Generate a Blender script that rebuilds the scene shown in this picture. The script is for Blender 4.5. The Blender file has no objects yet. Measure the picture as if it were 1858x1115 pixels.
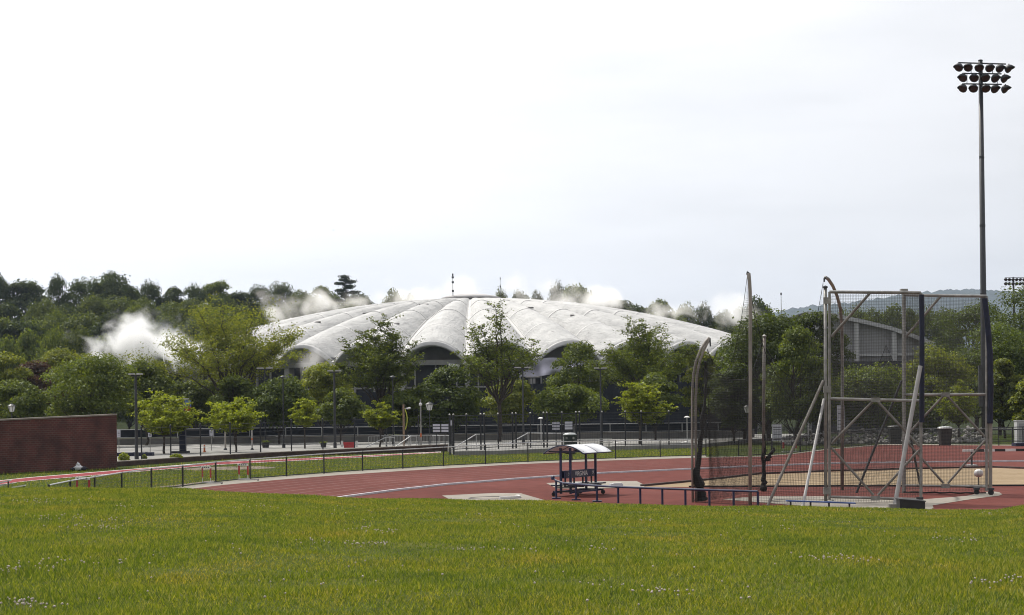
import bpy, math, random
import numpy as np
from mathutils import Vector, Matrix

# ------------------------------------------------------------------ camera
SC = bpy.context.scene
COL = SC.collection
FP = 3300.0            # focal length in photograph pixels (1858 wide)
ZC = 3.9               # eye height above the running track
YH = 743.0             # horizon row at the middle of the frame
ROLL = math.radians(0.70)
cam_d = bpy.data.cameras.new("camera")
cam = bpy.data.objects.new("camera", cam_d); COL.objects.link(cam)
cam_d.sensor_width = 36.0
cam_d.lens = 36.0 * FP / 1858.0
cam_d.shift_y = (YH - 557.5) / 1858.0
cam_d.clip_start = 0.1; cam_d.clip_end = 20000
cam.matrix_world = Matrix.Translation((0, 0, ZC)) @ Matrix.Rotation(math.pi/2, 4, 'X') @ Matrix.Rotation(-ROLL, 4, 'Z')
SC.camera = cam

# ------------------------------------------------------------------ sky and sun
SUN_AZ = math.radians(-38)      # left of the viewing direction (+Y)
SUN_EL = math.radians(54)
sdir = Vector((math.sin(SUN_AZ)*math.cos(SUN_EL), math.cos(SUN_AZ)*math.cos(SUN_EL), math.sin(SUN_EL)))
W = bpy.data.worlds.new("World"); SC.world = W; W.use_nodes = True
nt = W.node_tree; nt.nodes.clear()
def wn(t, **kw):
    n = nt.nodes.new(t)
    for k, v in kw.items(): setattr(n, k, v)
    return n
out = wn('ShaderNodeOutputWorld'); bg = wn('ShaderNodeBackground')
sky = wn('ShaderNodeTexSky', sky_type='NISHITA', sun_disc=False)
sky.sun_elevation = SUN_EL; sky.sun_rotation = SUN_AZ; sky.dust_density = 2.0; sky.air_density = 1.0
sk = wn('ShaderNodeMix', data_type='RGBA', blend_type='MULTIPLY'); sk.inputs[0].default_value = 1.0
sk.inputs[7].default_value = (0.12, 0.12, 0.12, 1)
nt.links.new(sky.outputs[0], sk.inputs[6])
tc = wn('ShaderNodeTexCoord'); mp = wn('ShaderNodeMapping'); mp.inputs['Scale'].default_value = (1.0, 1.0, 5.0)
mp.inputs['Rotation'].default_value = (0.1, 0.06, 0.0)
nt.links.new(tc.outputs['Generated'], mp.inputs[0])
nz = wn('ShaderNodeTexNoise'); nz.inputs['Scale'].default_value = 2.3; nz.inputs['Detail'].default_value = 5; nz.inputs['Roughness'].default_value = 0.52
nt.links.new(mp.outputs[0], nz.inputs[0])
cr = wn('ShaderNodeValToRGB')          # thin high cloud, white with grey-lilac bellies
cr.color_ramp.elements[0].position = 0.38; cr.color_ramp.elements[0].color = (0.80, 0.805, 0.82, 1)
cr.color_ramp.elements[1].position = 0.60; cr.color_ramp.elements[1].color = (0.95, 0.95, 0.965, 1)
nt.links.new(nz.outputs[0], cr.inputs[0])
# forward-scattered sunlight in the cloud sheet around the sun
dt = wn('ShaderNodeVectorMath', operation='DOT_PRODUCT'); dt.inputs[1].default_value = sdir
nrm = wn('ShaderNodeVectorMath', operation='NORMALIZE'); nt.links.new(tc.outputs['Generated'], nrm.inputs[0])
nt.links.new(nrm.outputs[0], dt.inputs[0])
mr = wn('ShaderNodeMapRange', interpolation_type='SMOOTHSTEP'); mr.inputs[1].default_value = 0.30; mr.inputs[2].default_value = 1.0
mr.inputs[3].default_value = 0.80; mr.inputs[4].default_value = 1.95
nt.links.new(dt.outputs['Value'], mr.inputs[0])
gl = wn('ShaderNodeMix', data_type='RGBA', blend_type='MULTIPLY'); gl.inputs[0].default_value = 1.0
nt.links.new(cr.outputs[0], gl.inputs[6]); nt.links.new(mr.outputs[0], gl.inputs[7])
mx = wn('ShaderNodeMix', data_type='RGBA'); mx.inputs[0].default_value = 0.95
nt.links.new(sk.outputs[2], mx.inputs[6]); nt.links.new(gl.outputs[2], mx.inputs[7])
nt.links.new(mx.outputs[2], bg.inputs[0]); bg.inputs[1].default_value = 1.0
nt.links.new(bg.outputs[0], out.inputs[0])
sun_d = bpy.data.lights.new("sun", 'SUN'); sun_d.energy = 5.0; sun_d.angle = math.radians(0.8); sun_d.color = (1.0, 0.95, 0.86)
sun = bpy.data.objects.new("sun", sun_d); COL.objects.link(sun)
sun.rotation_euler = sdir.to_track_quat('Z', 'Y').to_euler()
SC.view_settings.view_transform = 'Standard'; SC.view_settings.look = 'None'
SC.view_settings.gamma = 1.0; SC.view_settings.use_curve_mapping = False
SC.view_settings.exposure = 0.0
SC.render.engine = 'CYCLES'
SC.cycles.use_denoising = True; SC.cycles.filter_width = 1.05
SC.cycles.max_bounces = 6; SC.cycles.diffuse_bounces = 3; SC.cycles.transparent_max_bounces = 12
SC.cycles.volume_bounces = 3; SC.cycles.volume_step_rate = 2.0; SC.cycles.volume_max_steps = 96

# ------------------------------------------------------------------ helpers
RNG = random.Random(7)
CA, SA = math.cos(ROLL), math.sin(ROLL)
def P(px, py, d):
    """world point seen at photograph pixel (px,py) at depth d"""
    u, v = px - 929.0, YH - py
    return Vector(((u*CA + v*SA)/FP*d, d, ZC + (-u*SA + v*CA)/FP*d))
def G(px, py, z=0.0):
    """point of the level z seen at that pixel"""
    u, v = px - 929.0, YH - py
    d = (z - ZC)*FP/(-u*SA + v*CA)
    p = P(px, py, d); p.z = z
    return p
def zrow(px, py, d): return P(px, py, d).z

def meta(o, label=None, cat=None, group=None, kind=None):
    if label: o["label"] = label
    if cat: o["category"] = cat
    if group: o["group"] = group
    if kind: o["kind"] = kind
    return o
def empty(name, loc, label, cat, group=None):
    o = bpy.data.objects.new(name, None); COL.objects.link(o)
    o.location = loc; o.empty_display_size = 0.2
    return meta(o, label, cat, group)
def chain_loc(o):
    v = Vector((0, 0, 0))
    while o is not None:
        v += o.location; o = o.parent
    return v
def link(name, me, parent=None, loc=None):
    o = bpy.data.objects.new(name, me); COL.objects.link(o)
    if parent: o.parent = parent
    if loc is not None: o.location = loc
    return o
def copy_tree(o, parent=None):
    c = o.copy(); COL.objects.link(c)
    if parent: c.parent = parent
    for ch in list(o.children):
        copy_tree(ch, c)
    return c

class MB:
    def __init__(s): s.v = []; s.f = []
    def add(s, vs, fs):
        b = len(s.v); s.v += [tuple(p) for p in vs]; s.f += [tuple(b+i for i in f) for f in fs]; return s
    def box(s, c, size, rz=0.0, rot=None):
        hx, hy, hz = size[0]/2, size[1]/2, size[2]/2
        M = rot if rot is not None else Matrix.Rotation(rz, 3, 'Z')
        c = Vector(c)
        vs = [c + M @ Vector((x, y, z)) for x in (-hx, hx) for y in (-hy, hy) for z in (-hz, hz)]
        return s.add(vs, [(0,1,3,2),(4,6,7,5),(0,4,5,1),(2,3,7,6),(0,2,6,4),(1,5,7,3)])
    def bar(s, a, b, w, h, up=(0, 0, 1)):
        a, b = Vector(a), Vector(b); x = (b-a); L = x.length; x.normalize()
        u = Vector(up)
        y = u.cross(x)
        if y.length < 1e-4: y = Vector((0, 1, 0)).cross(x)
        y.normalize(); z = x.cross(y)
        M = Matrix((x, y, z)).transposed()
        return s.box((a+b)/2, (L, w, h), rot=M)
    def tube(s, a, b, r, n=8, r1=None, cap=True):
        return s.path([a, b], [r, r if r1 is None else r1], n, cap)
    def path(s, pts, rs, n=8, cap=True):
        pts = [Vector(p) for p in pts]
        if not isinstance(rs, (list, tuple)): rs = [rs]*len(pts)
        b = len(s.v)
        t0 = (pts[1]-pts[0]).normalized()
        ref = Vector((0, 0, 1)) if abs(t0.z) < .9 else Vector((1, 0, 0))
        xx = t0.cross(ref).normalized()
        for i, p in enumerate(pts):
            if i == 0: t = pts[1]-pts[0]
            elif i == len(pts)-1: t = pts[-1]-pts[-2]
            else: t = pts[i+1]-pts[i-1]
            t.normalize()
            xx = (xx - t*xx.dot(t)).normalized(); yy = t.cross(xx)
            for k in range(n):
                a = 2*math.pi*k/n
                s.v.append(tuple(p + (xx*math.cos(a) + yy*math.sin(a))*rs[i]))
        for i in range(len(pts)-1):
            for k in range(n):
                k2 = (k+1) % n
                s.f.append((b+i*n+k, b+i*n+k2, b+(i+1)*n+k2, b+(i+1)*n+k))
        if cap:
            s.f.append(tuple(b+k for k in reversed(range(n)))); s.f.append(tuple(b+(len(pts)-1)*n+k for k in range(n)))
        return s
    def lathe(s, c, prof, n=16, M=None):
        """prof: [(r,z)] about +Z at c (M rotates)"""
        c = Vector(c); b = len(s.v)
        for r, z in prof:
            for k in range(n):
                a = 2*math.pi*k/n; p = Vector((r*math.cos(a), r*math.sin(a), z))
                s.v.append(tuple(c + (M @ p if M else p)))
        for i in range(len(prof)-1):
            for k in range(n):
                k2 = (k+1) % n
                s.f.append((b+i*n+k, b+i*n+k2, b+(i+1)*n+k2, b+(i+1)*n+k))
        s.f.append(tuple(b+k for k in reversed(range(n)))); s.f.append(tuple(b+(len(prof)-1)*n+k for k in range(n)))
        return s
    def poly(s, pts, thick=0.0):
        n = len(pts); pts = [Vector(p) for p in pts]
        if not thick: return s.add(pts, [tuple(range(n))])
        lo = [p - Vector((0, 0, thick)) for p in pts]
        fs = [tuple(range(n)), tuple(reversed(range(n, 2*n)))] + [(i, n+i, n+(i+1) % n, (i+1) % n) for i in range(n)]
        return s.add(pts+lo, fs)
    def strip(s, A, B, thick=0.0):
        for i in range(len(A)-1):
            s.poly([A[i], A[i+1], B[i+1], B[i]], 0)
        return s
    def build(s, name, mat, parent=None, smooth=False):
        off = chain_loc(parent) if parent else Vector((0, 0, 0))
        me = bpy.data.meshes.new(name)
        me.from_pydata([(x-off.x, y-off.y, z-off.z) for x, y, z in s.v], [], s.f); me.update()
        if smooth:
            me.polygons.foreach_set('use_smooth', [True]*len(me.polygons))
        if mat: me.materials.append(mat)
        return link(name, me, parent)

def np_mesh(name, V, F, mat=None, smooth=False):
    """V (n,3), F (m,k) all faces with k corners"""
    V = np.asarray(V, np.float32); F = np.asarray(F, np.int32)
    me = bpy.data.meshes.new(name); m, k = F.shape
    me.vertices.add(len(V)); me.vertices.foreach_set('co', V.ravel())
    me.loops.add(m*k); me.loops.foreach_set('vertex_index', F.ravel())
    me.polygons.add(m); me.polygons.foreach_set('loop_start', np.arange(0, m*k, k, dtype=np.int32))
    me.polygons.foreach_set('loop_total', np.full(m, k, np.int32))
    if smooth: me.polygons.foreach_set('use_smooth', np.ones(m, bool))
    me.update(calc_edges=True)
    if mat: me.materials.append(mat)
    return me

# ------------------------------------------------------------------ materials
MAT = {}
def mat(name, col, rough=0.7, metal=0.0, var=0.15, scale=3.0, bump=0.0, bscale=None, col2=None, spec=0.4, coords='Object', detail=5):
    m = bpy.data.materials.new(name); m.use_nodes = True; t = m.node_tree; N = t.nodes; L = t.links
    b = N['Principled BSDF']; b.inputs['Roughness'].default_value = rough; b.inputs['Metallic'].default_value = metal
    b.inputs['Specular IOR Level'].default_value = spec
    tc = N.new('ShaderNodeTexCoord'); nz = N.new('ShaderNodeTexNoise'); nz.inputs['Scale'].default_value = scale; nz.inputs['Detail'].default_value = detail
    nz.inputs['Roughness'].default_value = 0.65
    L.new(tc.outputs[coords], nz.inputs['Vector'])
    r = N.new('ShaderNodeValToRGB'); c = col
    c2 = col2 if col2 else tuple(min(1, x*(1+var)) for x in c)
    c1 = c if col2 else tuple(x*(1-var) for x in c)
    r.color_ramp.elements[0].position = 0.33; r.color_ramp.elements[0].color = (*c1, 1)
    r.color_ramp.elements[1].position = 0.67; r.color_ramp.elements[1].color = (*c2, 1)
    L.new(nz.outputs[0], r.inputs[0]); L.new(r.outputs[0], b.inputs['Base Color'])
    if bump:
        n2 = N.new('ShaderNodeTexNoise'); n2.inputs['Scale'].default_value = bscale or scale*4; n2.inputs['Detail'].default_value = 4
        L.new(tc.outputs[coords], n2.inputs['Vector'])
        bp = N.new('ShaderNodeBump'); bp.inputs['Strength'].default_value = bump; bp.inputs['Distance'].default_value = 0.05
        L.new(n2.outputs[0], bp.inputs['Height']); L.new(bp.outputs[0], b.inputs['Normal'])
    MAT[name] = m
    return m
def leafmat(name, cols, trans=0.45, tcol=None, gloss=.03):
    """leaf: each leaf its own tint between the given colours, light shining through"""
    m = bpy.data.materials.new(name); m.use_nodes = True; t = m.node_tree; N = t.nodes; L = t.links
    N.remove(N['Principled BSDF']); o = N['Material Output']
    g = N.new('ShaderNodeNewGeometry'); r = N.new('ShaderNodeValToRGB')
    el = r.color_ramp.elements
    el[0].position = 0; el[0].color = (*cols[0], 1); el[1].position = 1; el[1].color = (*cols[-1], 1)
    for i, c in enumerate(cols[1:-1]):
        e = el.new((i+1)/(len(cols)-1)); e.color = (*c, 1)
    L.new(g.outputs['Random Per Island'], r.inputs[0])
    oi = N.new('ShaderNodeObjectInfo'); hs = N.new('ShaderNodeHueSaturation')
    ma = N.new('ShaderNodeMapRange'); ma.inputs[3].default_value = 0.8; ma.inputs[4].default_value = 1.18
    L.new(oi.outputs['Random'], ma.inputs[0]); L.new(ma.outputs[0], hs.inputs['Value']); L.new(r.outputs[0], hs.inputs['Color'])
    d = N.new('ShaderNodeBsdfDiffuse'); tr = N.new('ShaderNodeBsdfTranslucent'); gl = N.new('ShaderNodeBsdfGlossy'); gl.inputs['Roughness'].default_value = 0.55
    gl.inputs['Color'].default_value = (0.8, 0.85, 0.8, 1)
    L.new(hs.outputs[0], d.inputs[0])
    mt = N.new('ShaderNodeMix'); mt.data_type = 'RGBA'; mt.blend_type = 'MULTIPLY'; mt.inputs[0].default_value = 1
    mt.inputs[7].default_value = (*(tcol or (1.9, 1.75, 0.75)), 1)
    L.new(hs.outputs[0], mt.inputs[6]); L.new(mt.outputs[2], tr.inputs[0])
    a = N.new('ShaderNodeMixShader'); a.inputs[0].default_value = trans
    L.new(d.outputs[0], a.inputs[1]); L.new(tr.outputs[0], a.inputs[2])
    f = N.new('ShaderNodeMixShader'); f.inputs[0].default_value = gloss
    L.new(a.outputs[0], f.inputs[1]); L.new(gl.outputs[0], f.inputs[2]); L.new(f.outputs[0], o.inputs['Surface'])
    MAT[name] = m
    return m
def rampmat(name, stops, scale, rough=0.85, stretch=(1, 1, 1), bump=0.0, bscale=20, detail=6, fine=0.35, fscale=30):
    """ground surfaces: broad patches through several colours plus fine mottling"""
    m = bpy.data.materials.new(name); m.use_nodes = True; t = m.node_tree; N = t.nodes; L = t.links
    b = N['Principled BSDF']; b.inputs['Roughness'].default_value = rough; b.inputs['Specular IOR Level'].default_value = 0.03
    tc = N.new('ShaderNodeTexCoord'); mp = N.new('ShaderNodeMapping'); mp.inputs['Scale'].default_value = stretch
    L.new(tc.outputs['Object'], mp.inputs[0])
    nz = N.new('ShaderNodeTexNoise'); nz.inputs['Scale'].default_value = scale; nz.inputs['Detail'].default_value = detail; nz.inputs['Roughness'].default_value = 0.6
    L.new(mp.outputs[0], nz.inputs[0])
    r = N.new('ShaderNodeValToRGB'); el = r.color_ramp.elements
    el[0].position = stops[0][0]; el[0].color = (*stops[0][1], 1); el[1].position = stops[-1][0]; el[1].color = (*stops[-1][1], 1)
    for p, c in stops[1:-1]:
        e = el.new(p); e.color = (*c, 1)
    L.new(nz.outputs[0], r.inputs[0])
    n2 = N.new('ShaderNodeTexNoise'); n2.inputs['Scale'].default_value = fscale; n2.inputs['Detail'].default_value = 4
    L.new(mp.outputs[0], n2.inputs[0])
    mr = N.new('ShaderNodeMapRange'); mr.inputs[1].default_value = .3; mr.inputs[2].default_value = .7; mr.inputs[3].default_value = 1-fine; mr.inputs[4].default_value = 1+fine
    L.new(n2.outputs[0], mr.inputs[0])
    mm = N.new('ShaderNodeMix'); mm.data_type = 'RGBA'; mm.blend_type = 'MULTIPLY'; mm.inputs[0].default_value = 1
    L.new(r.outputs[0], mm.inputs[6]); L.new(mr.outputs[0], mm.inputs[7]); L.new(mm.outputs[2], b.inputs['Base Color'])
    if bump:
        n3 = N.new('ShaderNodeTexNoise'); n3.inputs['Scale'].default_value = bscale; n3.inputs['Detail'].default_value = 3
        L.new(tc.outputs['Object'], n3.inputs[0]); bp = N.new('ShaderNodeBump'); bp.inputs['Strength'].default_value = bump; bp.inputs['Distance'].default_value = .05
        L.new(n3.outputs[0], bp.inputs['Height']); L.new(bp.outputs[0], b.inputs['Normal'])
    MAT[name] = m
    return m

rampmat('lawn', [(.3, (.034, .046, .006)), (.5, (.05, .062, .008)), (.7, (.075, .076, .014))], .5, bump=.5, bscale=14, fine=.3, fscale=9)
rampmat('verge', [(.28, (.020, .032, .006)), (.48, (.036, .050, .008)), (.64, (.056, .062, .013)), (.76, (.11, .085, .045))], .16, bump=.6, bscale=7, fine=.4, fscale=5, stretch=(1, .45, 1))
rampmat('track_red', [(.3, (.084, .0250, .0205)), (.5, (.100, .0310, .0255)), (.7, (.122, .042, .036))], .11, rough=.8, bump=.15, bscale=60, fine=.14, fscale=1.3, stretch=(1, .6, 1))
rampmat('runway_red', [(.3, (.17, .035, .042)), (.7, (.22, .052, .058))], .3, fine=.1, fscale=3)
rampmat('sand', [(.3, (.19, .14, .085)), (.7, (.25, .19, .125))], .3, bump=.8, bscale=3, fine=.14, fscale=3)
rampmat('concrete', [(.3, (.20, .18, .155)), (.7, (.26, .24, .21))], .5, fine=.12, fscale=5)
rampmat('parking', [(.3, (.17, .168, .16)), (.5, (.21, .205, .195)), (.7, (.255, .25, .24))], .08, fine=.12, fscale=1.5)
rampmat('terrain', [(.3, (.015, .022, .008)), (.7, (.028, .036, .012))], .05, fine=.3, fscale=.6)
rampmat('far_forest', [(.3, (.012, .018, .012)), (.5, (.022, .030, .018)), (.7, (.034, .044, .028))], .03, bump=1, bscale=.06, fine=.4, fscale=.09)
mat('white_paint', (.62, .61, .60), .5, var=.12, scale=2)
mat('line_white', (.10, .038, .032), .8, scale=.5, col2=(.24, .17, .155))
mat('kerb_white', (.52, .52, .56), .5, var=.2, scale=2)
mat('black_metal', (.012, .013, .016), .5, var=.3)
mat('dark_metal', (.030, .032, .037), .5, var=.25)
mat('rail_steel', (.42, .42, .42), .35, .6, var=.2)
mat('galv', (.24, .232, .22), .5, .5, var=.35, scale=2.5)
mat('galv_rust', (.12, .10, .085), .65, .35, var=.4, scale=1.6, col2=(.23, .22, .205))
mat('prop_grey', (.30, .29, .285), .5, .2, var=.15)
mat('pole_tan', (.26, .235, .21), .6, .2, var=.25, scale=1.4)
mat('navy', (.010, .016, .055), .45, var=.3)
mat('navy_pad', (.008, .011, .030), .65, var=.4, scale=2)
mat('shade_cloth', (.010, .013, .020), .9, var=.3, scale=.8, bump=.3, bscale=1.5)
mat('net_black', (.018, .018, .018), .9, var=.2)
mat('net_grey', (.040, .039, .037), .9, var=.2)
mat('wood_post', (.22, .15, .10), .8, var=.3, scale=4)
mat('timber', (.050, .030, .024), .85, var=.35, scale=2, bump=.4)
mat('red_plastic', (.34, .018, .022), .45, var=.12)
mat('blue_plastic', (.05, .10, .28), .45, var=.15)
mat('orange', (.42, .10, .03), .6, var=.15)
mat('bin_black', (.014, .014, .015), .55, var=.2)
mat('bin_green', (.012, .02, .017), .5, var=.2)
mat('lid_grey', (.30, .31, .31), .4, var=.15)
mat('poly_roof', (.62, .63, .66), .35, var=.06, scale=1)
mat('sign_white', (.44, .44, .50), .6, var=.1)
mat('sign_dark', (.03, .03, .04), .6)
mat('text_white', (.8, .8, .8), .6, var=.02)
mat('banner_yellow', (.40, .42, .05), .7)
mat('bark', (.042, .033, .026), .9, var=.4, scale=5, bump=.5)
mat('bark_pale', (.10, .085, .07), .9, var=.35, scale=5, bump=.5)
mat('lens_amber', (.06, .022, .014), .55, var=.2, spec=.2)
mat('lamp_glass', (.62, .62, .60), .3, var=.05)
mat('building_wall', (.26, .26, .27), .8, var=.1, scale=.4)
mat('building_trim', (.40, .40, .41), .7, var=.08, scale=.5)
mat('dome_wall', (.14, .135, .13), .85, var=.3, scale=.35)
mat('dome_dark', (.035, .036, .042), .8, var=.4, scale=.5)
mat('dome_beam', (.36, .35, .35), .8, var=.15, scale=.6)
mat('tarp', (.40, .39, .46), .75, var=.15, scale=.5, bump=.5, bscale=.8)
mat('soil', (.13, .10, .07), .95, var=.3, scale=2, bump=.6)
mat('cloth_white', (.60, .60, .62), .8, var=.1)
mat('cloth_dark', (.03, .03, .045), .8)
mat('clover', (.42, .36, .33), .9, var=.25, scale=40)
mat('rock', (.22, .21, .20), .9, var=.4, scale=2)
mat('bird', (.02, .02, .02), .8)
# brick of the long wall: courses too small to count from here
def brick_mat():
    m = bpy.data.materials.new('brick'); m.use_nodes = True; t = m.node_tree; N = t.nodes; L = t.links; b = N['Principled BSDF']; b.inputs['Roughness'].default_value = .9
    tc = N.new('ShaderNodeTexCoord'); mp = N.new('ShaderNodeMapping'); mp.inputs['Rotation'].default_value = (math.pi/2, 0, 0)
    L.new(tc.outputs['Object'], mp.inputs[0])
    br = N.new('ShaderNodeTexBrick'); br.inputs['Scale'].default_value = 1.0; br.inputs['Brick Width'].default_value = .42; br.inputs['Row Height'].default_value = .15
    br.inputs['Mortar Size'].default_value = .016; br.inputs['Color1'].default_value = (.080, .022, .017, 1); br.inputs['Color2'].default_value = (.052, .016, .013, 1); br.inputs['Mortar'].default_value = (.095, .062, .052, 1)
    br.inputs['Bias'].default_value = -.2
    L.new(mp.outputs[0], br.inputs['Vector'])
    nz = N.new('ShaderNodeTexNoise'); nz.inputs['Scale'].default_value = .7; nz.inputs['Detail'].default_value = 6; L.new(tc.outputs['Object'], nz.inputs[0])
    mr = N.new('ShaderNodeMapRange'); mr.inputs[1].default_value = .3; mr.inputs[2].default_value = .7; mr.inputs[3].default_value = .6; mr.inputs[4].default_value = 1.5; L.new(nz.outputs[0], mr.inputs[0])
    mm = N.new('ShaderNodeMix'); mm.data_type = 'RGBA'; mm.blend_type = 'MULTIPLY'; mm.inputs[0].default_value = 1
    L.new(br.outputs['Color'], mm.inputs[6]); L.new(mr.outputs[0], mm.inputs[7]); L.new(mm.outputs[2], b.inputs['Base Color'])
    bp = N.new('ShaderNodeBump'); bp.inputs['Strength'].default_value = .6; bp.inputs['Distance'].default_value = .02; bp.invert = True
    L.new(br.outputs['Fac'], bp.inputs['Height']); L.new(bp.outputs[0], b.inputs['Normal'])
    MAT['brick'] = m
brick_mat()
def shell_mat():
    """weathered white roof coating: grey grime, dark chips, radial wrinkles"""
    m = bpy.data.materials.new('roof_shell'); m.use_nodes = True; t = m.node_tree; N = t.nodes; L = t.links; b = N['Principled BSDF']; b.inputs['Roughness'].default_value = .75
    tc = N.new('ShaderNodeTexCoord'); oi = N.new('ShaderNodeObjectInfo')
    va = N.new('ShaderNodeVectorMath'); va.operation = 'MULTIPLY_ADD'; va.inputs[1].default_value = (1, 1, 1)
    sc = N.new('ShaderNodeVectorMath'); sc.operation = 'SCALE'; sc.inputs[0].default_value = (37, 53, 11); L.new(oi.outputs['Random'], sc.inputs['Scale'])
    L.new(tc.outputs['Object'], va.inputs[0]); L.new(sc.outputs[0], va.inputs[2])
    n1 = N.new('ShaderNodeTexNoise'); n1.inputs['Scale'].default_value = .35; n1.inputs['Detail'].default_value = 8; n1.inputs['Roughness'].default_value = .7; L.new(va.outputs[0], n1.inputs[0])
    r1 = N.new('ShaderNodeValToRGB'); r1.color_ramp.elements[0].position = .32; r1.color_ramp.elements[0].color = (.33, .33, .33, 1); r1.color_ramp.elements[1].position = .6; r1.color_ramp.elements[1].color = (.455, .453, .447, 1); L.new(n1.outputs[0], r1.inputs[0])
    n2 = N.new('ShaderNodeTexNoise'); n2.inputs['Scale'].default_value = 1.6; n2.inputs['Detail'].default_value = 6; n2.inputs['Roughness'].default_value = .75; L.new(va.outputs[0], n2.inputs[0])
    r2 = N.new('ShaderNodeValToRGB'); r2.color_ramp.elements[0].position = .30; r2.color_ramp.elements[0].color = (.30, .29, .28, 1); r2.color_ramp.elements[1].position = .42; r2.color_ramp.elements[1].color = (1, 1, 1, 1); L.new(n2.outputs[0], r2.inputs[0])
    mm = N.new('ShaderNodeMix'); mm.data_type = 'RGBA'; mm.blend_type = 'MULTIPLY'; mm.inputs[0].default_value = .8
    L.new(r1.outputs[0], mm.inputs[6]); L.new(r2.outputs[0], mm.inputs[7]); L.new(mm.outputs[2], b.inputs['Base Color'])
    mp = N.new('ShaderNodeMapping'); mp.inputs['Scale'].default_value = (1.0, .35, 1.0); L.new(va.outputs[0], mp.inputs[0])
    n3 = N.new('ShaderNodeTexNoise'); n3.inputs['Scale'].default_value = .9; n3.inputs['Detail'].default_value = 7; n3.inputs['Roughness'].default_value = .7; n3.inputs['Distortion'].default_value = 1.2; L.new(mp.outputs[0], n3.inputs[0])
    bp = N.new('ShaderNodeBump'); bp.inputs['Strength'].default_value = 1.0; bp.inputs['Distance'].default_value = .42; L.new(n3.outputs[0], bp.inputs['Height']); L.new(bp.outputs[0], b.inputs['Normal'])
    MAT['roof_shell'] = m
shell_mat()
mat('roof_rib', (.46, .455, .45), .7, var=.12, scale=.8)
leafmat('leaf_dark', [(0.0307, 0.0472, 0.0071), (0.0519, 0.0755, 0.0106), (0.0779, 0.1038, 0.0153)], .42)
leafmat('leaf_mid', [(0.0425, 0.0637, 0.0071), (0.0732, 0.1015, 0.0118), (0.1133, 0.1392, 0.0189)], .44)
leafmat('leaf_light', [(0.0684, 0.0897, 0.0094), (0.1109, 0.1345, 0.0153), (0.1593, 0.1746, 0.0260)], .46)
leafmat('leaf_young', [(0.1121, 0.1475, 0.0094), (0.1711, 0.2065, 0.0153), (0.2537, 0.2773, 0.0307)], .46, (1.5, 1.45, .6))
leafmat('leaf_plum', [(0.0283, 0.0142, 0.0106), (0.0448, 0.0236, 0.0142), (0.0708, 0.0401, 0.0189)], .35, (1.6, 1.0, .7))
leafmat('leaf_forest', [(0.0212, 0.0342, 0.0094), (0.0354, 0.0531, 0.0130), (0.0566, 0.0755, 0.0177)], .36)
leafmat('leaf_forest_light', [(0.0401, 0.0590, 0.0106), (0.0649, 0.0873, 0.0153), (0.0968, 0.1180, 0.0212)], .4)
leafmat('leaf_pine', [(0.0142, 0.0236, 0.0118), (0.0212, 0.0330, 0.0153), (0.0307, 0.0425, 0.0189)], .2)
def grass_mat():
    """lawn blades: fresh green, olive and straw by patch and by blade"""
    m = leafmat('grass_blade', [(.052, .080, .006), (.106, .136, .009), (.172, .188, .016), (.30, .27, .06)], .38, (1.35, 1.35, .7), gloss=.03)
    t = m.node_tree; N = t.nodes; L = t.links
    tc = N.new('ShaderNodeTexCoord'); mp = N.new('ShaderNodeMapping'); mp.inputs['Scale'].default_value = (1, .55, 1); L.new(tc.outputs['Object'], mp.inputs[0])
    n1 = N.new('ShaderNodeTexNoise'); n1.inputs['Scale'].default_value = .55; n1.inputs['Detail'].default_value = 6; n1.inputs['Roughness'].default_value = .62; L.new(mp.outputs[0], n1.inputs[0])
    r = N.new('ShaderNodeValToRGB'); e = r.color_ramp.elements
    e[0].position = .30; e[0].color = (.62, .76, .6, 1); e[1].position = .74; e[1].color = (1.75, 1.28, 1.9, 1)
    k = e.new(.45); k.color = (.92, 1.0, .9, 1); k = e.new(.58); k.color = (1.12, 1.08, 1.0, 1)
    L.new(n1.outputs[0], r.inputs[0])
    hs = [n for n in N if n.type == 'HUE_SAT'][0]
    mx = N.new('ShaderNodeMix'); mx.data_type = 'RGBA'; mx.blend_type = 'MULTIPLY'; mx.inputs[0].default_value = 1
    src = hs.inputs['Color'].links[0].from_socket; L.new(src, mx.inputs[6]); L.new(r.outputs[0], mx.inputs[7]); L.new(mx.outputs[2], hs.inputs['Color'])
grass_mat()
# ------------------------------------------------------------------ ground, terrain, hill
def sstep(a, b, x):
    t = np.clip((np.asarray(x, float)-a)/(b-a), 0, 1); return t*t*(3-2*t)
def terrain(x, y):
    x = np.asarray(x, float); y = np.asarray(y, float)
    left = 1 - sstep(-20, 110, x)
    far = sstep(330, 560, y)
    amp = 13 + 13*left
    z = -0.05 + far*amp + 2.2*sstep(150, 300, -x+0*y)*sstep(200, 300, y)
    return z + far*1.5*np.sin(x*.03+1)*np.cos(y*.02)
def tz(x, y): return float(terrain(x, y))
xs = np.unique(np.concatenate([np.linspace(-4200, -260, 20), np.linspace(-260, 260, 66), np.linspace(260, 4200, 20)]))
ys = np.unique(np.concatenate([np.linspace(-60, 300, 14), np.linspace(300, 620, 34), np.linspace(620, 1500, 12), np.linspace(1500, 8600, 12)]))
X, Y = np.meshgrid(xs, ys); Z = terrain(X, Y)
def gridfaces(nr, nc):
    i = np.arange(nr-1)[:, None]*nc + np.arange(nc-1)[None, :]
    return np.stack([i, i+1, i+nc+1, i+nc], -1).reshape(-1, 4)
o = link('ground', np_mesh('ground', np.stack([X, Y, Z], -1).reshape(-1, 3), gridfaces(*X.shape), MAT['terrain'], True)); o["kind"] = 'structure'

def sheet(name, pts, m, z, kind='structure', tess=False):
    mb = MB(); mb.poly([(p.x, p.y, z) for p in pts]); o = mb.build(name, MAT[m]); o["kind"] = kind; return o

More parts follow.
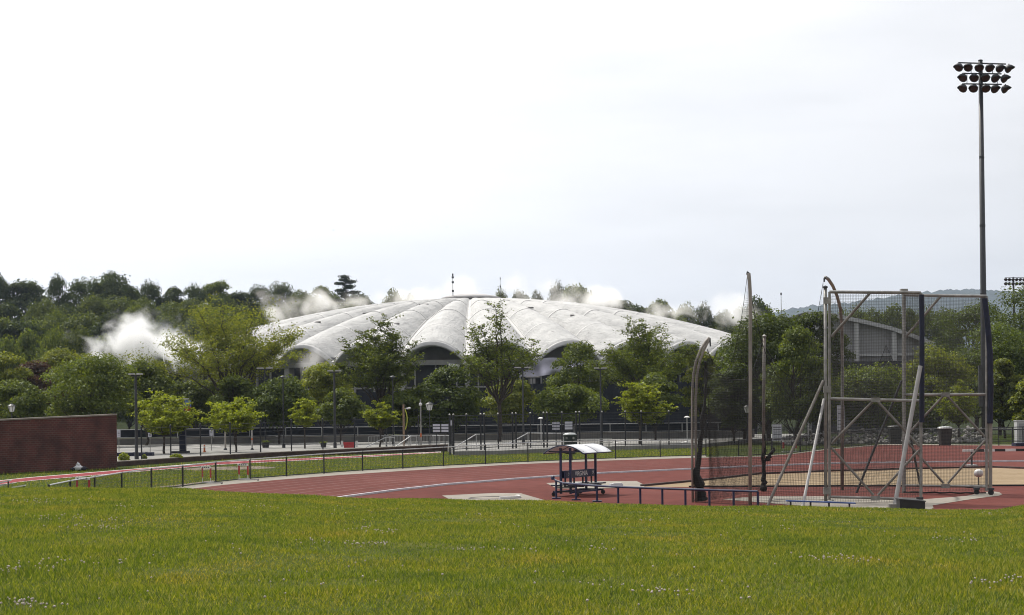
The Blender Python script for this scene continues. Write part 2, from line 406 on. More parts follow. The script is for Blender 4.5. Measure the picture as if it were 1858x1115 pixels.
# mown verge between the track and the retaining wall
mb = MB(); mb.poly([(-75, 50, -.02), (90, 50, -.02), (110, 235, -.02), (-110, 235, -.02)]); o = mb.build('grass_verge', MAT['verge']); o["kind"] = 'structure'

# running track with its wide D-shaped apron
OUT = [(150, 925), (240, 903), (329, 888.5), (400, 880), (500, 870.5), (615, 861.5), (731, 854), (940, 841.7), (1100, 835.2), (1253, 830.3), (1378, 828), (1437, 823.5), (1502, 815), (1603, 806.5), (1720, 807), (1858, 808), (2100, 810)]
KERB = [(520, 920), (590, 908), (638, 901), (718, 890.3), (809, 880), (940, 869.5), (1088, 859.2), (1253, 851.6), (1378, 846), (1502, 841.5), (1636, 839.4), (1858, 837), (2100, 835)]
FEN = [(89, 920), (128, 912), (172, 903.5), (221, 894.5), (274.8, 888.8), (331.7, 883), (391.7, 875.4), (454, 869), (520, 864), (588, 859), (658, 854), (731, 850), (805, 845.5), (881, 842), (958, 838.3), (1038, 835), (1117, 832), (1198, 829), (1281, 826.6)]
FTOP = [(89, 880), (128, 872), (172, 865), (221, 857), (274.8, 850), (331.7, 844.7), (391.7, 838), (454, 833), (520, 828), (588, 823), (658, 818.5), (731, 815), (805, 811), (881, 807), (958, 803), (1038, 800.5), (1117, 799), (1198, 799), (1281, 797)]
def row(tab, x): return float(np.interp(x, [p[0] for p in tab], [p[1] for p in tab]))
def smooth_row(tab, a, b, n): return [G(x, row(tab, x), 0) for x in np.linspace(a, b, n)]
opts = [G(*p) for p in OUT]
mb = MB(); pts = [Vector((-22, 58, 0))] + opts + [Vector((90, 58, 0))]
mb.poly([(p.x, p.y, 0.0) for p in pts]); o = mb.build('running_track', MAT['track_red']); o["kind"] = 'structure'
# pale concrete edge between track and fence
A = []; B = []
for x in np.linspace(255, 1281, 60):
    a = G(x, row(OUT, x)+.15, 0); b = G(x, row(FEN, x)-.6, 0); A.append((a.x, a.y, .006)); B.append((b.x, b.y, .006))
mb = MB().strip(A, B); o = mb.build('concrete_edge', MAT['concrete']); o["kind"] = 'structure'
A = []; B = []
for x in np.linspace(1281, 2080, 40):
    a = G(x, row(OUT, x)+.2, 0); b = G(x, row(OUT, x)-1.1, 0); A.append((a.x, a.y, .006)); B.append((b.x, b.y, .006))
mb = MB().strip(A, B); o = mb.build('concrete_edge', MAT['concrete']); o["kind"] = 'structure'
# lane lines
mk = MB()
for k in range(1, 9):
    f = k/9.0; L1 = []
    for t in np.linspace(0, 1, 60):
        a = G(560+t*(1258-560), row(KERB, 560+t*(1258-560)), 0); b = G(290+t*(1253-290), row(OUT, 290+t*(1253-290)), 0)
        L1.append(a.lerp(b, f))
    A = []; B = []
    for i, p in enumerate(L1):
        d = (L1[min(i+1, 59)]-L1[max(i-1, 0)]).normalized(); n = Vector((-d.y, d.x, 0))*.032
        A.append((p.x-n.x, p.y-n.y, .005)); B.append((p.x+n.x, p.y+n.y, .005))
    mk.strip(A, B)
o = mk.build('lane_markings', MAT['line_white']); o["kind"] = 'structure'
# raised inner kerb of the track
kp = smooth_row(KERB, 530, 2090, 90)
root = empty('track_kerb', kp[0], 'pale raised aluminium kerb curving along the inside of the red track', 'kerb')
for j in range(0, 88, 4):
    mb = MB()
    for i in range(j, min(j+4, 89)):
        a, b = kp[i], kp[i+1]
        mb.bar((a.x, a.y, .05), (b.x, b.y, .05), .13, .09)
    mb.build('kerb_rail', MAT['kerb_white'], root)
# long jump runway beyond the fence and its continuation to the right
def runway(top, bot, m, n=60, z=.01):
    A = []; B = []; W1 = []; W2 = []
    x0, x1 = top[0][0], top[-1][0]
    for x in np.linspace(x0, x1, n):
        a = G(x, row(top, x), 0); b = G(x, row(bot, x), 0); A.append((a.x, a.y, z)); B.append((b.x, b.y, z))
        c = G(x, row(top, x)-.45, 0); e = G(x, row(bot, x)+.35, 0); W1.append((c.x, c.y, z)); W2.append((e.x, e.y, z))
    o = MB().strip(A, B).build('runway', MAT[m]); o["kind"] = 'structure'
    o = MB().strip(W1, A).strip(B, W2).build('runway_markings', MAT['white_paint']); o["kind"] = 'structure'
runway([(-60, 878), (0, 872), (52, 866.5), (200, 854.4), (392, 838.5), (500, 833.7), (674, 826), (800, 819.5)],
       [(-60, 886), (0, 878.5), (52, 872), (200, 859.5), (392, 842.8), (500, 837.2), (674, 828.2), (800, 820.3)], 'runway_red')
runway([(915, 817.4), (994, 814.3), (1130, 809.6), (1262, 806.8)], [(915, 819), (994, 815.9), (1130, 811), (1262, 808.2)], 'runway_red', 30)
# bare earth by the runway
for name, pts in (('bare_earth', [(310, 851), (380, 846.5), (470, 845), (505, 848), (450, 851), (360, 853)]), ('bare_earth', [(268, 884), (320, 879), (390, 870), (395, 872), (330, 881.5), (275, 887)])):
    sheet(name, [G(*p) for p in pts], 'soil', -.012)
# sand pit, concrete pads
SAND = [(1165, 883), (1230, 877), (1290, 871), (1378, 861), (1500, 856), (1660, 851.5), (1800, 848.6), (1858, 851), (2000, 857), (2000, 881), (1700, 881.6), (1400, 882.6), (1250, 883.6)]
sheet('sand_pit', [G(*p) for p in SAND], 'sand', .008)
sheet('concrete_pad', [G(*p) for p in [(991, 876.5), (1040, 873.5), (1155, 872.6), (1172, 881), (1166, 884), (1090, 886), (1010, 886)]], 'concrete', .012)
sheet('concrete_pad', [G(*p) for p in [(802, 899), (850, 896.6), (897, 894.6), (945, 895), (990, 908), (930, 915), (870, 912), (820, 908)]], 'concrete', .012)
sheet('concrete_pad', [G(*p) for p in [(1310, 906), (1378, 900), (1507, 900.5), (1600, 904), (1680, 905.5), (1752, 900), (1786, 893), (1800, 891.5), (1813, 893), (1819, 897), (1812, 899.5), (1790, 902), (1747, 908), (1692, 917), (1694, 921), (1688, 925), (1671, 927.5), (1640, 929), (1500, 922), (1400, 913)]], 'concrete', .012)
# timber edge of the sand pit
root = empty('sand_pit_border', G(1700, 851), 'weathered timber border round the long sand pit behind the throwing cage', 'border')
ed = [(1165, 882), (1290, 870.3), (1378, 860), (1500, 855.2), (1660, 850.8), (1800, 847.8), (1858, 850), (2000, 856)]
for a, b in zip(ed[:-1], ed[1:]):
    a, b = G(*a), G(*b); MB().bar((a.x, a.y, .05), (b.x, b.y, .05), .2, .1).build('border_plank', MAT['timber'], root)
ed = [(1250, 883.8), (1400, 883), (1700, 882), (1850, 881.6), (2000, 881.4)]
for a, b in zip(ed[:-1], ed[1:]):
    a, b = G(*a), G(*b); MB().bar((a.x, a.y, .04), (b.x, b.y, .04), .1, .08).build('border_plank', MAT['black_metal'], root)

# car park behind the retaining wall, a little higher
PZ = .35
park = [G(x, y, 0)+Vector((0, .55, 0)) for x, y in ((209, 846), (345, 836.5), (480, 829), (811, 818))] + [ G(825, 818.5, PZ), G(905, 817.2, PZ), G(1000, 813, PZ), G(1090, 809.5, PZ), G(1260, 806, PZ)]
pp = [Vector((-75, 139, PZ))] + park + [Vector((40, 235, PZ)), Vector((-75, 235, PZ))]
o = MB().poly([(p.x, p.y, PZ) for p in pp], .4).build('parking_lot', MAT['parking']); o["kind"] = 'structure'
mk = MB()
for i in range(24):
    x = -62 + i*3.6; y = 186 + (i % 2)*9
    mk.add([(x, y, PZ+.005), (x+.25, y, PZ+.005), (x+2.0, y+9, PZ+.005), (x+1.75, y+9, PZ+.005)], [(0, 1, 2, 3)])
o = mk.build('parking_markings', MAT['white_paint']); o["kind"] = 'structure'

# foreground grass bank the photographer stands on
EDGE = [(-400, 883), (0, 885), (150, 886), (300, 889), (420, 893), (520, 898), (640, 903.5), (900, 910), (1050, 913.5), (1200, 918), (1500, 923), (1680, 927.5), (1804, 927), (1858, 917.5), (1930, 905), (2300, 880)]
DC = 56.0
def hill_z(px, d):
    """height of the bank on the sight line column px at depth d"""
    zc = P(px, row(EDGE, px), DC).z
    zn = ZC - 1.52
    if d <= 12: return zn
    if d <= DC:
        t = (d-12)/(DC-12); return zn + (zc-zn)*(t*.86 + t*t*.14)
    t = min(1, (d-DC)/9.0); return zc + (-.08-zc)*(t*t*(3-2*t))
pxs = np.concatenate([np.linspace(-3600, -420, 22), np.linspace(-400, 2260, 134), np.linspace(2280, 5400, 22)]); ds = np.concatenate([[-25, -5, 4, 8], np.linspace(11, 56, 70), np.linspace(56.6, 66, 14)])
V = []
wob = random.Random(3)
for d in ds:
    for q in pxs:
        dd = max(d, 10); x = (q-929)/FP*dd + (0 if d >= 10 else 0)
        if d < 10: x = (q-929)/FP*10*2
        n = .018*math.sin(x*1.7+d*.9)+.02*math.sin(x*.6-d*.45+2)+.012*math.sin(d*2.1+x*.3)
        V.append((x, d, hill_z(q, d) + (n if 11 < d < 57 else 0)))
V = np.array(V)
o = link('grass_hill', np_mesh('grass_hill', V, gridfaces(len(ds), len(pxs)), MAT['lawn'], True)); o["kind"] = 'structure'

# grass blades: short mown lawn
rs = np.random.RandomState(11)
etx = np.array([p[0] for p in EDGE]); ety = np.array([p[1] for p in EDGE])
def hill_zv(x, d):
    px = x*FP/d + 929; r = np.interp(px, etx, ety)
    u = px-929; v = YH-r; zc = ZC + (-u*SA+v*CA)/FP*DC; zn = ZC-1.52
    t = np.clip((d-12)/(DC-12), 0, 1); z = zn+(zc-zn)*(t*.86+t*t*.14)
    t2 = np.clip((d-DC)/9.0, 0, 1); z = z+(-.08-z)*(t2*t2*(3-2*t2))
    n = .018*np.sin(x*1.7+d*.9)+.02*np.sin(x*.6-d*.45+2)+.012*np.sin(d*2.1+x*.3)
    return z + np.where((d > 11) & (d < 57), n, 0)
def vnoise(x, y, s, seed):
    r = np.random.RandomState(seed); out = np.zeros_like(x)
    for k in range(7):
        a = r.rand()*6.28; f = s*(.5+r.rand()*1.5); out += np.sin((x*np.cos(a)+y*np.sin(a))*f + r.rand()*6.28)
    return out/7*1.8
N = 1060000
d = 12.5 + (58-12.5)*rs.rand(N)**1.25
half = (929/FP)*d + 4.0
x = (rs.rand(N)*2-1)*half
g = vnoise(x, d, 2.4, 5)*.5 + vnoise(x, d*.5, .9, 6)*.5
keep = rs.rand(N) < (.62+.38*g+.1)
x, d, g = x[keep], d[keep], g[keep]; n = len(x)
z = hill_zv(x, d) - .006
hgt = (.026 + .038*rs.rand(n)**1.6)*(1+.45*g); hgt[rs.rand(n) < .015] *= 1.6
wid = (.0038+.00018*d)*(.7+.6*rs.rand(n))
az = rs.rand(n)*6.283; lean = hgt*(.25+.65*rs.rand(n)); la = rs.rand(n)*6.283
V = np.empty((n, 3, 3), np.float32)
V[:, 0] = np.stack([x-np.cos(az)*wid, d-np.sin(az)*wid, z], 1)
V[:, 1] = np.stack([x+np.cos(az)*wid, d+np.sin(az)*wid, z], 1)
V[:, 2] = np.stack([x+np.cos(la)*lean, d+np.sin(la)*lean, z+hgt], 1)
o = link('grass', np_mesh('grass', V.reshape(-1, 3), np.arange(n*3).reshape(-1, 3), MAT['grass_blade']))
meta(o, 'short bright green mown grass covering the foreground bank', 'grass', kind='stuff')

# white clover heads scattered in patches
def on_hill(px, py):
    lo, hi = 12.0, 56.0
    for _ in range(30):
        m = (lo+hi)/2; p = P(px, py, m)
        if p.z > float(hill_zv(np.array([p.x]), np.array([m]))[0]): lo = m
        else: hi = m
    return lo
ico = [(0, 0, 1), (.89, 0, .45), (.28, .85, .45), (-.72, .53, .45), (-.72, -.53, .45), (.28, -.85, .45), (.72, .53, -.45), (-.28, .85, -.45), (-.89, 0, -.45), (-.28, -.85, -.45), (.72, -.53, -.45), (0, 0, -1)]
icf = [(0,1,2),(0,2,3),(0,3,4),(0,4,5),(0,5,1),(1,6,2),(2,7,3),(3,8,4),(4,9,5),(5,10,1),(2,6,7),(3,7,8),(4,8,9),(5,9,10),(1,10,6),(6,11,7),(7,11,8),(8,11,9),(9,11,10),(10,11,6)]
pat = [(60, 912, 55, 5, 26), (130, 910, 70, 5, 16), (240, 922, 40, 4, 14), (90, 944, 80, 4, 30), (150, 962, 60, 5, 20), (205, 949, 35, 4, 16), (200, 963, 20, 3, 14), (60, 1036, 60, 8, 12), (130, 1030, 60, 7, 10), (20, 1043, 20, 5, 12), (35, 1105, 40, 7, 26), (85, 1112, 40, 5, 10), (200, 1028, 60, 6, 8), (660, 966, 30, 4, 14), (700, 970, 30, 3, 16), (650, 994, 25, 4, 16), (690, 994, 20, 3, 14), (470, 923, 30, 3, 12), (560, 990, 40, 5, 14), (850, 1004, 40, 4, 12), (960, 1004, 60, 5, 12), (1090, 1002, 40, 5, 14), (870, 938, 40, 3, 10), (950, 957, 40, 4, 8), (1170, 948, 40, 3, 12), (1190, 1084, 40, 6, 14), (1090, 1074, 30, 6, 6), (1020, 917, 50, 3, 12), (1330, 930, 60, 4, 16), (1500, 1021, 60, 5, 26), (1570, 1025, 30, 4, 8), (1430, 962, 60, 5, 10), (1750, 986, 50, 4, 14), (1640, 932, 60, 4, 14), (1790, 935, 50, 4, 18), (1800, 1068, 40, 6, 12), (1840, 1060, 20, 5, 8), (330, 1000, 200, 40, 14), (900, 1040, 400, 40, 22), (1500, 970, 300, 30, 22), (600, 930, 300, 15, 26), (1300, 1085, 300, 25, 14), (400, 1080, 250, 30, 10)]
fv = []; ff = []; fr = random.Random(21)
for (cx, cy, wx, wy, n) in pat:
    for _ in range(n):
        qx = cx+fr.gauss(0, wx*.55); qy = cy+fr.gauss(0, wy*.6)
        if qy < row(EDGE, qx)+3 or qy > 1135: continue
        dd = on_hill(qx, qy); p = P(qx, qy, dd); r = .0095*(.7+.6*fr.random())*(1+dd*.006)
        zz = float(hill_zv(np.array([p.x]), np.array([dd]))[0])+.055+fr.random()*.025
        b = len(fv)
        for (a, bb, c) in ico: fv.append((p.x+a*r, dd+bb*r, zz+c*r*.85))
        ff += [(b+i, b+j, b+k) for i, j, k in icf]
        b = len(fv); fv += [(p.x-.001, dd, zz-.075), (p.x+.0015, dd, zz-.075), (p.x, dd, zz)]; ff.append((b, b+1, b+2))
o = link('clover_flowers', np_mesh('clover_flowers', fv, ff, MAT['clover']))
meta(o, 'small whitish clover heads dotted in patches over the grass bank', 'flowers', kind='stuff')

# longer grass on the verge beyond the fence and weeds along the walls
rv = np.random.RandomState(41); VV = []
WB = [(-60, 868), (0, 859), (208, 849), (480, 830), (811, 819), (905, 818.5), (1094, 811), (1300, 807.5)]
for _ in range(60000):
    px = rv.uniform(-60, 1300); t = rv.rand(); y0, y1 = row(WB, px)+.6, row(FEN if px > 89 else [(-60, 950), (89, 920)], px)-1.2
    py = y0+(y1-y0)*t
    rt = row([(-60, 878), (0, 872), (52, 866.5), (200, 854.4), (392, 838.5), (500, 833.7), (674, 826), (800, 819.5), (915, 817.4), (994, 814.3), (1130, 809.6), (1262, 806.8)], px)
    rb_ = row([(-60, 886), (0, 878.5), (52, 872), (200, 859.5), (392, 842.8), (500, 837.2), (674, 828.2), (800, 820.3), (915, 819), (994, 815.9), (1130, 811), (1262, 808.2)], px)
    if rt-.7 < py < rb_+.6: continue
    if 300 < px < 500 and 846 < py < 852 and rv.rand() < .9: continue
    if 265 < px < 395 and py > row([(265, 882), (320, 878), (395, 869)], px) and rv.rand() < .75: continue
    p = G(px, py); w = .014+.012*rv.rand(); h = (.05+.09*rv.rand()**2)*(1.9 if py < y0+1.5 else 1); a = rv.rand()*6.28; l = h*.5*rv.rand()
    VV += [(p.x-w*math.cos(a), p.y-w*math.sin(a), -.02), (p.x+w*math.cos(a), p.y+w*math.sin(a), -.02), (p.x+l*math.cos(a*3), p.y+l*math.sin(a*3), h-.02)]
o = link('verge_grass', np_mesh('verge_grass', VV, np.arange(len(VV)).reshape(-1, 3), MAT['grass_blade']))
meta(o, 'rougher grass on the strip between the bend fence and the walls', 'grass', kind='stuff')

# far blue ridge on the right, forested
def ridge(name, tab, D, depth, seed, m='far_forest'):
    x0, x1 = tab[0][0], tab[-1][0]; r = random.Random(seed); V = []
    nx = 620; ny = 12
    for j in range(ny):
        t = j/(ny-1)
        for i in range(nx):
            q = x0+(x1-x0)*i/(nx-1); top = zrow(q, row(tab, q), D)
            zz = top*math.sin(min(1, t*1.25)*math.pi/2) if t < .8 else top*(1-(t-.8)*1.0)
            zz += (r.random()-.35)*(20 if t > .45 else 10)*(1 if t > .1 else 0)
            dd = D - depth*(.8-t) if t < .8 else D+depth*(t-.8)
            V.append((P(q, 700, dd).x if False else (q-929)/FP*D, dd, zz-2))
    o = link(name, np_mesh(name, V, gridfaces(ny, nx), MAT[m], False)); o["kind"] = 'structure'
ridge('hills', [(1180, 640), (1300, 600), (1400, 570), (1455, 558), (1500, 556), (1540, 552), (1600, 543), (1640, 537), (1690, 531), (1740, 529), (1800, 531), (1900, 533), (2050, 545), (2300, 560)], 7000, 1600, 5)
# ------------------------------------------------------------------ trees
def leaf_quads(C, Nn, size, rs, fold=.25, aspect=.6):
    """C (n,3) centres, Nn (n,3) rough normals, size (n,) -> verts (n,4,3)"""
    n = len(C)
    Nn = Nn/np.maximum(np.linalg.norm(Nn, axis=1, keepdims=True), 1e-6)
    R = rs.normal(size=(n, 3)); T = np.cross(Nn, R); T /= np.maximum(np.linalg.norm(T, axis=1, keepdims=True), 1e-6)
    B = np.cross(Nn, T); s = size[:, None]
    V = np.empty((n, 4, 3), np.float32)
    V[:, 0] = C - T*s*.5; V[:, 1] = C - B*s*aspect*.5 + Nn*s*fold*.5
    V[:, 2] = C + T*s*.5 - Nn*s*fold*.3; V[:, 3] = C + B*s*aspect*.5 + Nn*s*fold*.5
    return V
def limb(mb, p0, p1, r0, r1, rr, n=5, wob=.06, sides=6):
    p0, p1 = Vector(p0), Vector(p1); L = (p1-p0).length; pts = []; rad = []
    off = Vector((0, 0, 0))
    for i in range(n+1):
        t = i/n
        p = p0.lerp(p1, t) + Vector((0, 0, -math.sin(t*math.pi)*L*.05))
        if 0 < i < n: off = off*.5 + Vector((rr.gauss(0, 1), rr.gauss(0, 1), rr.gauss(0, .6)))*L*wob*.6
        else: off = Vector((0, 0, 0)) if i == 0 else off*.3
        pts.append(p+off); rad.append(r0+(r1-r0)*t)
    mb.path(pts, rad, sides, cap=False)
    return pts
def make_tree(seed, H, R, style, leafm, bark='bark', n_leaf=16000, leaf=.3, base=.18, name='tree', squash=None, trunk_r=None):
    """returns (trunk mesh, crown mesh), base at the origin; R crown half width, base: crown bottom as share of H"""
    rr = random.Random(seed); rs = np.random.RandomState(seed); wood = MB(); C = []; Nn = []; S = []
    tr = trunk_r or H*.018
    if style == 'vase': tr = trunk_r or H*.0125
    if style == 'dense':
        cz = H*(base+1)/2; hz = H*(1-base)/2
        top = Vector((rr.gauss(0, R*.05), rr.gauss(0, R*.05), H*.8))
        tp = limb(wood, (0, 0, -.2), top, tr, tr*.25, rr, 7, .03, 8)
        nl = int(26+R*4); lob = []
        for i in range(nl):
            u = rr.random()*2-1; a = rr.random()*6.283; q = .48+.36*rr.random()
            w = math.sqrt(max(0, 1-u*u))
            prof = 1.0 if u < .1 else 1-.12*u
            lob.append((Vector((math.cos(a)*w*R*q*prof, math.sin(a)*w*R*q*prof, cz+u*hz*(.66+.26*rr.random()))), R*(.25+.17*rr.random())))
        lob.append((Vector((0, 0, H*.86)), R*.3))
        for c, r in lob:
            k = min(len(tp)-1, max(1, int(len(tp)*min(.9, c.z/H*.72)))); limb(wood, tp[k], c, tr*.32, tr*.06, rr, 3, .08, 5)
        tot = sum(r*r for c, r in lob)
        for c, r in lob:
            n = max(20, int(n_leaf*r*r/tot))
            D = rs.normal(size=(n, 3)); D /= np.linalg.norm(D, axis=1, keepdims=True)
            D[:, 2] = np.where(D[:, 2] < -.25, -D[:, 2]*.6, D[:, 2])
            rad = r*(.45+.62*rs.rand(n)**.5)
            # ragged twigs
            tw = rs.rand(n) < .12; rad = np.where(tw, rad*(1.05+.22*rs.rand(n)), rad)
            pos = np.array(c)[None] + D*rad[:, None]*np.array([1.12, 1.12, .78])[None]
            C.append(pos); Nn.append(D*.8+np.array([0, 0, .45])[None]+rs.normal(size=(n, 3))*.55); S.append(leaf*(.55+.8*rs.rand(n)))
    elif style == 'vase':
        # several rising stems fan out, sprays of small leaves along them: sky shows between
        fork = H*(base+.04); limb(wood, (0, 0, -.2), (0, 0, fork), tr, tr*.85, rr, 4, .03, 8)
        tips = []
        ns = 14+int(R*1.0)
        for i in range(ns):
            a = 6.283*i/ns + rr.gauss(0, .3); ring = rr.random()**.6
            hz = H*(1-.42*ring**1.6)*(.9+.14*rr.random()); rad = R*ring*.98
            end = Vector((math.cos(a)*rad, math.sin(a)*rad, hz))
            mid = Vector((math.cos(a)*rad*.42, math.sin(a)*rad*.42, fork+(hz-fork)*.55))
            p1 = limb(wood, (0, 0, fork*.92), mid, tr*.5, tr*.3, rr, 4, .06, 6)
            p2 = limb(wood, p1[-1], end, tr*.3, tr*.07, rr, 5, .05, 5)
            tips.append((p1[2:]+p2, ring))
        sprays = []
        for path, ring in tips:
            for j in range(2, len(path)):
                for k in range(5):
                    t = rr.random(); p = path[j-1].lerp(path[j], t)
                    a = rr.random()*6.283; L = R*(.10+.20*rr.random())*(1.25 if j < len(path)*.6 else .75)
                    e = p + Vector((math.cos(a)*L, math.sin(a)*L, L*(.15+.9*rr.random())))
                    if e.z < H*base*1.05: e.z = H*base*1.05+rr.random()*H*.1
                    limb(wood, p, e, tr*.10, tr*.025, rr, 3, .09, 4); sprays.append((p, e))
        per = max(10, n_leaf//len(sprays))
        for p, e in sprays:
            n = int(per*(.5+rr.random())); t = .15+.95*rs.rand(n)**.75
            w = (e-p).length
            pos = np.array(p)[None]*(1-t)[:, None] + np.array(e)[None]*t[:, None] + rs.normal(size=(n, 3))*np.array([.16, .16, .11])[None]*w
            C.append(pos); Nn.append(rs.normal(size=(n, 3))*.8+np.array([0, 0, .55])[None]); S.append(leaf*(.5+.8*rs.rand(n)))
    elif style == 'young':
        fork = H*base; limb(wood, (0, 0, -.15), (0, 0, fork), tr, tr*.8, rr, 4, .03, 7)
        sp = []
        ns = 15
        for i in range(ns):
            a = 6.283*i/ns*2.4 + rr.gauss(0, .3); q = rr.random()**.55
            h = fork + (H-fork)*(.30+.70*(1-q**1.8)*(.75+.25*rr.random()))
            e = Vector((math.cos(a)*R*q, math.sin(a)*R*q, h))
            pts = limb(wood, (0, 0, fork*.95), e, tr*.45, tr*.08, rr, 5, .05, 5)
            for j in range(2, len(pts)):
                for k in range(5):
                    p = pts[j-1].lerp(pts[j], rr.random()); a2 = rr.random()*6.283; L = R*(.16+.26*rr.random())
                    sp.append((p, p+Vector((math.cos(a2)*L, math.sin(a2)*L, L*(rr.random()*.55-.1)))))
        per = max(8, n_leaf//len(sp))
        for p, e in sp:
            n = per; t = rs.rand(n)**.7*1.05; w = (e-p).length
            pos = np.array(p)[None]*(1-t)[:, None]+np.array(e)[None]*t[:, None]+rs.normal(size=(n, 3))*np.array([.14, .14, .08])[None]*w
            C.append(pos); Nn.append(rs.normal(size=(n, 3))*.5+np.array([0, 0, .8])[None]); S.append(leaf*(.55+.7*rs.rand(n)))
    elif style == 'pine':
        tp = limb(wood, (0, 0, -.2), (0, 0, H*.96), tr, tr*.2, rr, 6, .02, 7)
        for i in range(16):
            h = H*(.45+.55*i/15); a = i*2.4; L = R*(1.05-.6*(i/15))*(.7+.5*rr.random())
            e = Vector((math.cos(a)*L, math.sin(a)*L, h+L*.12)); limb(wood, (0, 0, h-.4), e, tr*.25, tr*.06, rr, 3, .05, 4)
            n = n_leaf//16; t = .35+.75*rs.rand(n)
            pos = np.array([0, 0, h])[None]*(1-t)[:, None]+np.array(e)[None]*t[:, None]+rs.normal(size=(n, 3))*np.array([.28, .28, .10])[None]*R*.55
            C.append(pos); Nn.append(rs.normal(size=(n, 3))*.5+np.array([0, 0, .7])[None]); S.append(leaf*(.5+.8*rs.rand(n)))
    C = np.concatenate(C); Nn = np.concatenate(Nn); S = np.concatenate(S)
    Q = leaf_quads(C, Nn, S, rs).reshape(-1, 3)
    cm = np_mesh('crown', Q, np.arange(len(Q)).reshape(-1, 4), MAT[leafm])
    tm = bpy.data.meshes.new('trunk'); tm.from_pydata(wood.v, [], wood.f); tm.update(); tm.materials.append(MAT[bark])
    tm.polygons.foreach_set('use_smooth', [True]*len(tm.polygons))
    return tm, cm
PROTO = {}
def place_tree(key, name, loc, scale, rz, label, group=None, cat='tree', leafm=None):
    tm, cm = PROTO[key]
    r = empty(name, loc, label, cat, group); r.rotation_euler = (0, 0, rz)
    r.scale = scale if isinstance(scale, (tuple, list)) else (scale,)*3
    link('trunk', tm, r); c = link('crown', cm, r)
    if leafm:
        c.material_slots[0].link = 'OBJECT'; c.material_slots[0].material = MAT[leafm]
    return r
# one mesh pair per kind (unit-size trees are scaled when placed)
def tree_px(name, cx, top, hw, d, style, leafm, label, z0=PZ, n=14000, leaf=None, base=.15, seed=None, group=None, bark='bark', bottom=None):
    """a tree of its own whose crown spans cx+-hw and whose tip is at row top"""
    p = P(cx, top, d); H = p.z - z0; R = hw/FP*d
    sd = seed if seed is not None else int(cx*7+top)
    if bottom is not None: base = max(.03, (P(cx, bottom, d).z - z0)/H)
    tm, cm = make_tree(sd, H, R, style, leafm, bark, n, leaf or .30*d/200, base)
    co = np.empty(len(cm.vertices)*3, np.float32); cm.vertices.foreach_get('co', co); co = co.reshape(-1, 3)
    # settle the true extents on the wanted ones
    ex = np.percentile(np.abs(co[:, 0]-np.median(co[:, 0])), 99); tz_ = np.percentile(co[:, 2], 99.8)
    r = empty(name, (p.x, d, z0), label, 'tree', group); r.scale = (R/ex, R/ex, H/tz_)
    link('trunk', tm, r); link('crown', cm, r)
    return r
VG = 'open feathery trees in front of the dome'
tree_px('locust_tree', 413, 545, 138, 214, 'vase', 'leaf_light', 'widest feathery yellow green tree left of the dome, beside the big white cloud', n=30000, leaf=.23, bottom=735, seed=4, group=VG)
tree_px('locust_tree', 690, 574, 80, 206, 'vase', 'leaf_mid', 'feathery tree in front of the dome roof, second open tree from the left', n=22000, leaf=.22, bottom=745, seed=8, group=VG)
tree_px('locust_tree', 903, 549, 74, 204, 'vase', 'leaf_mid', 'thin twiggy tree with bare upright branches in front of the dome middle', n=9500, leaf=.22, bottom=735, seed=31, group=VG)
tree_px('locust_tree', 1170, 580, 98, 214, 'vase', 'leaf_mid', 'feathery tree in front of the right flank of the dome', n=23000, leaf=.22, bottom=740, seed=12, group=VG)
DG = 'rounded trees along the car park'
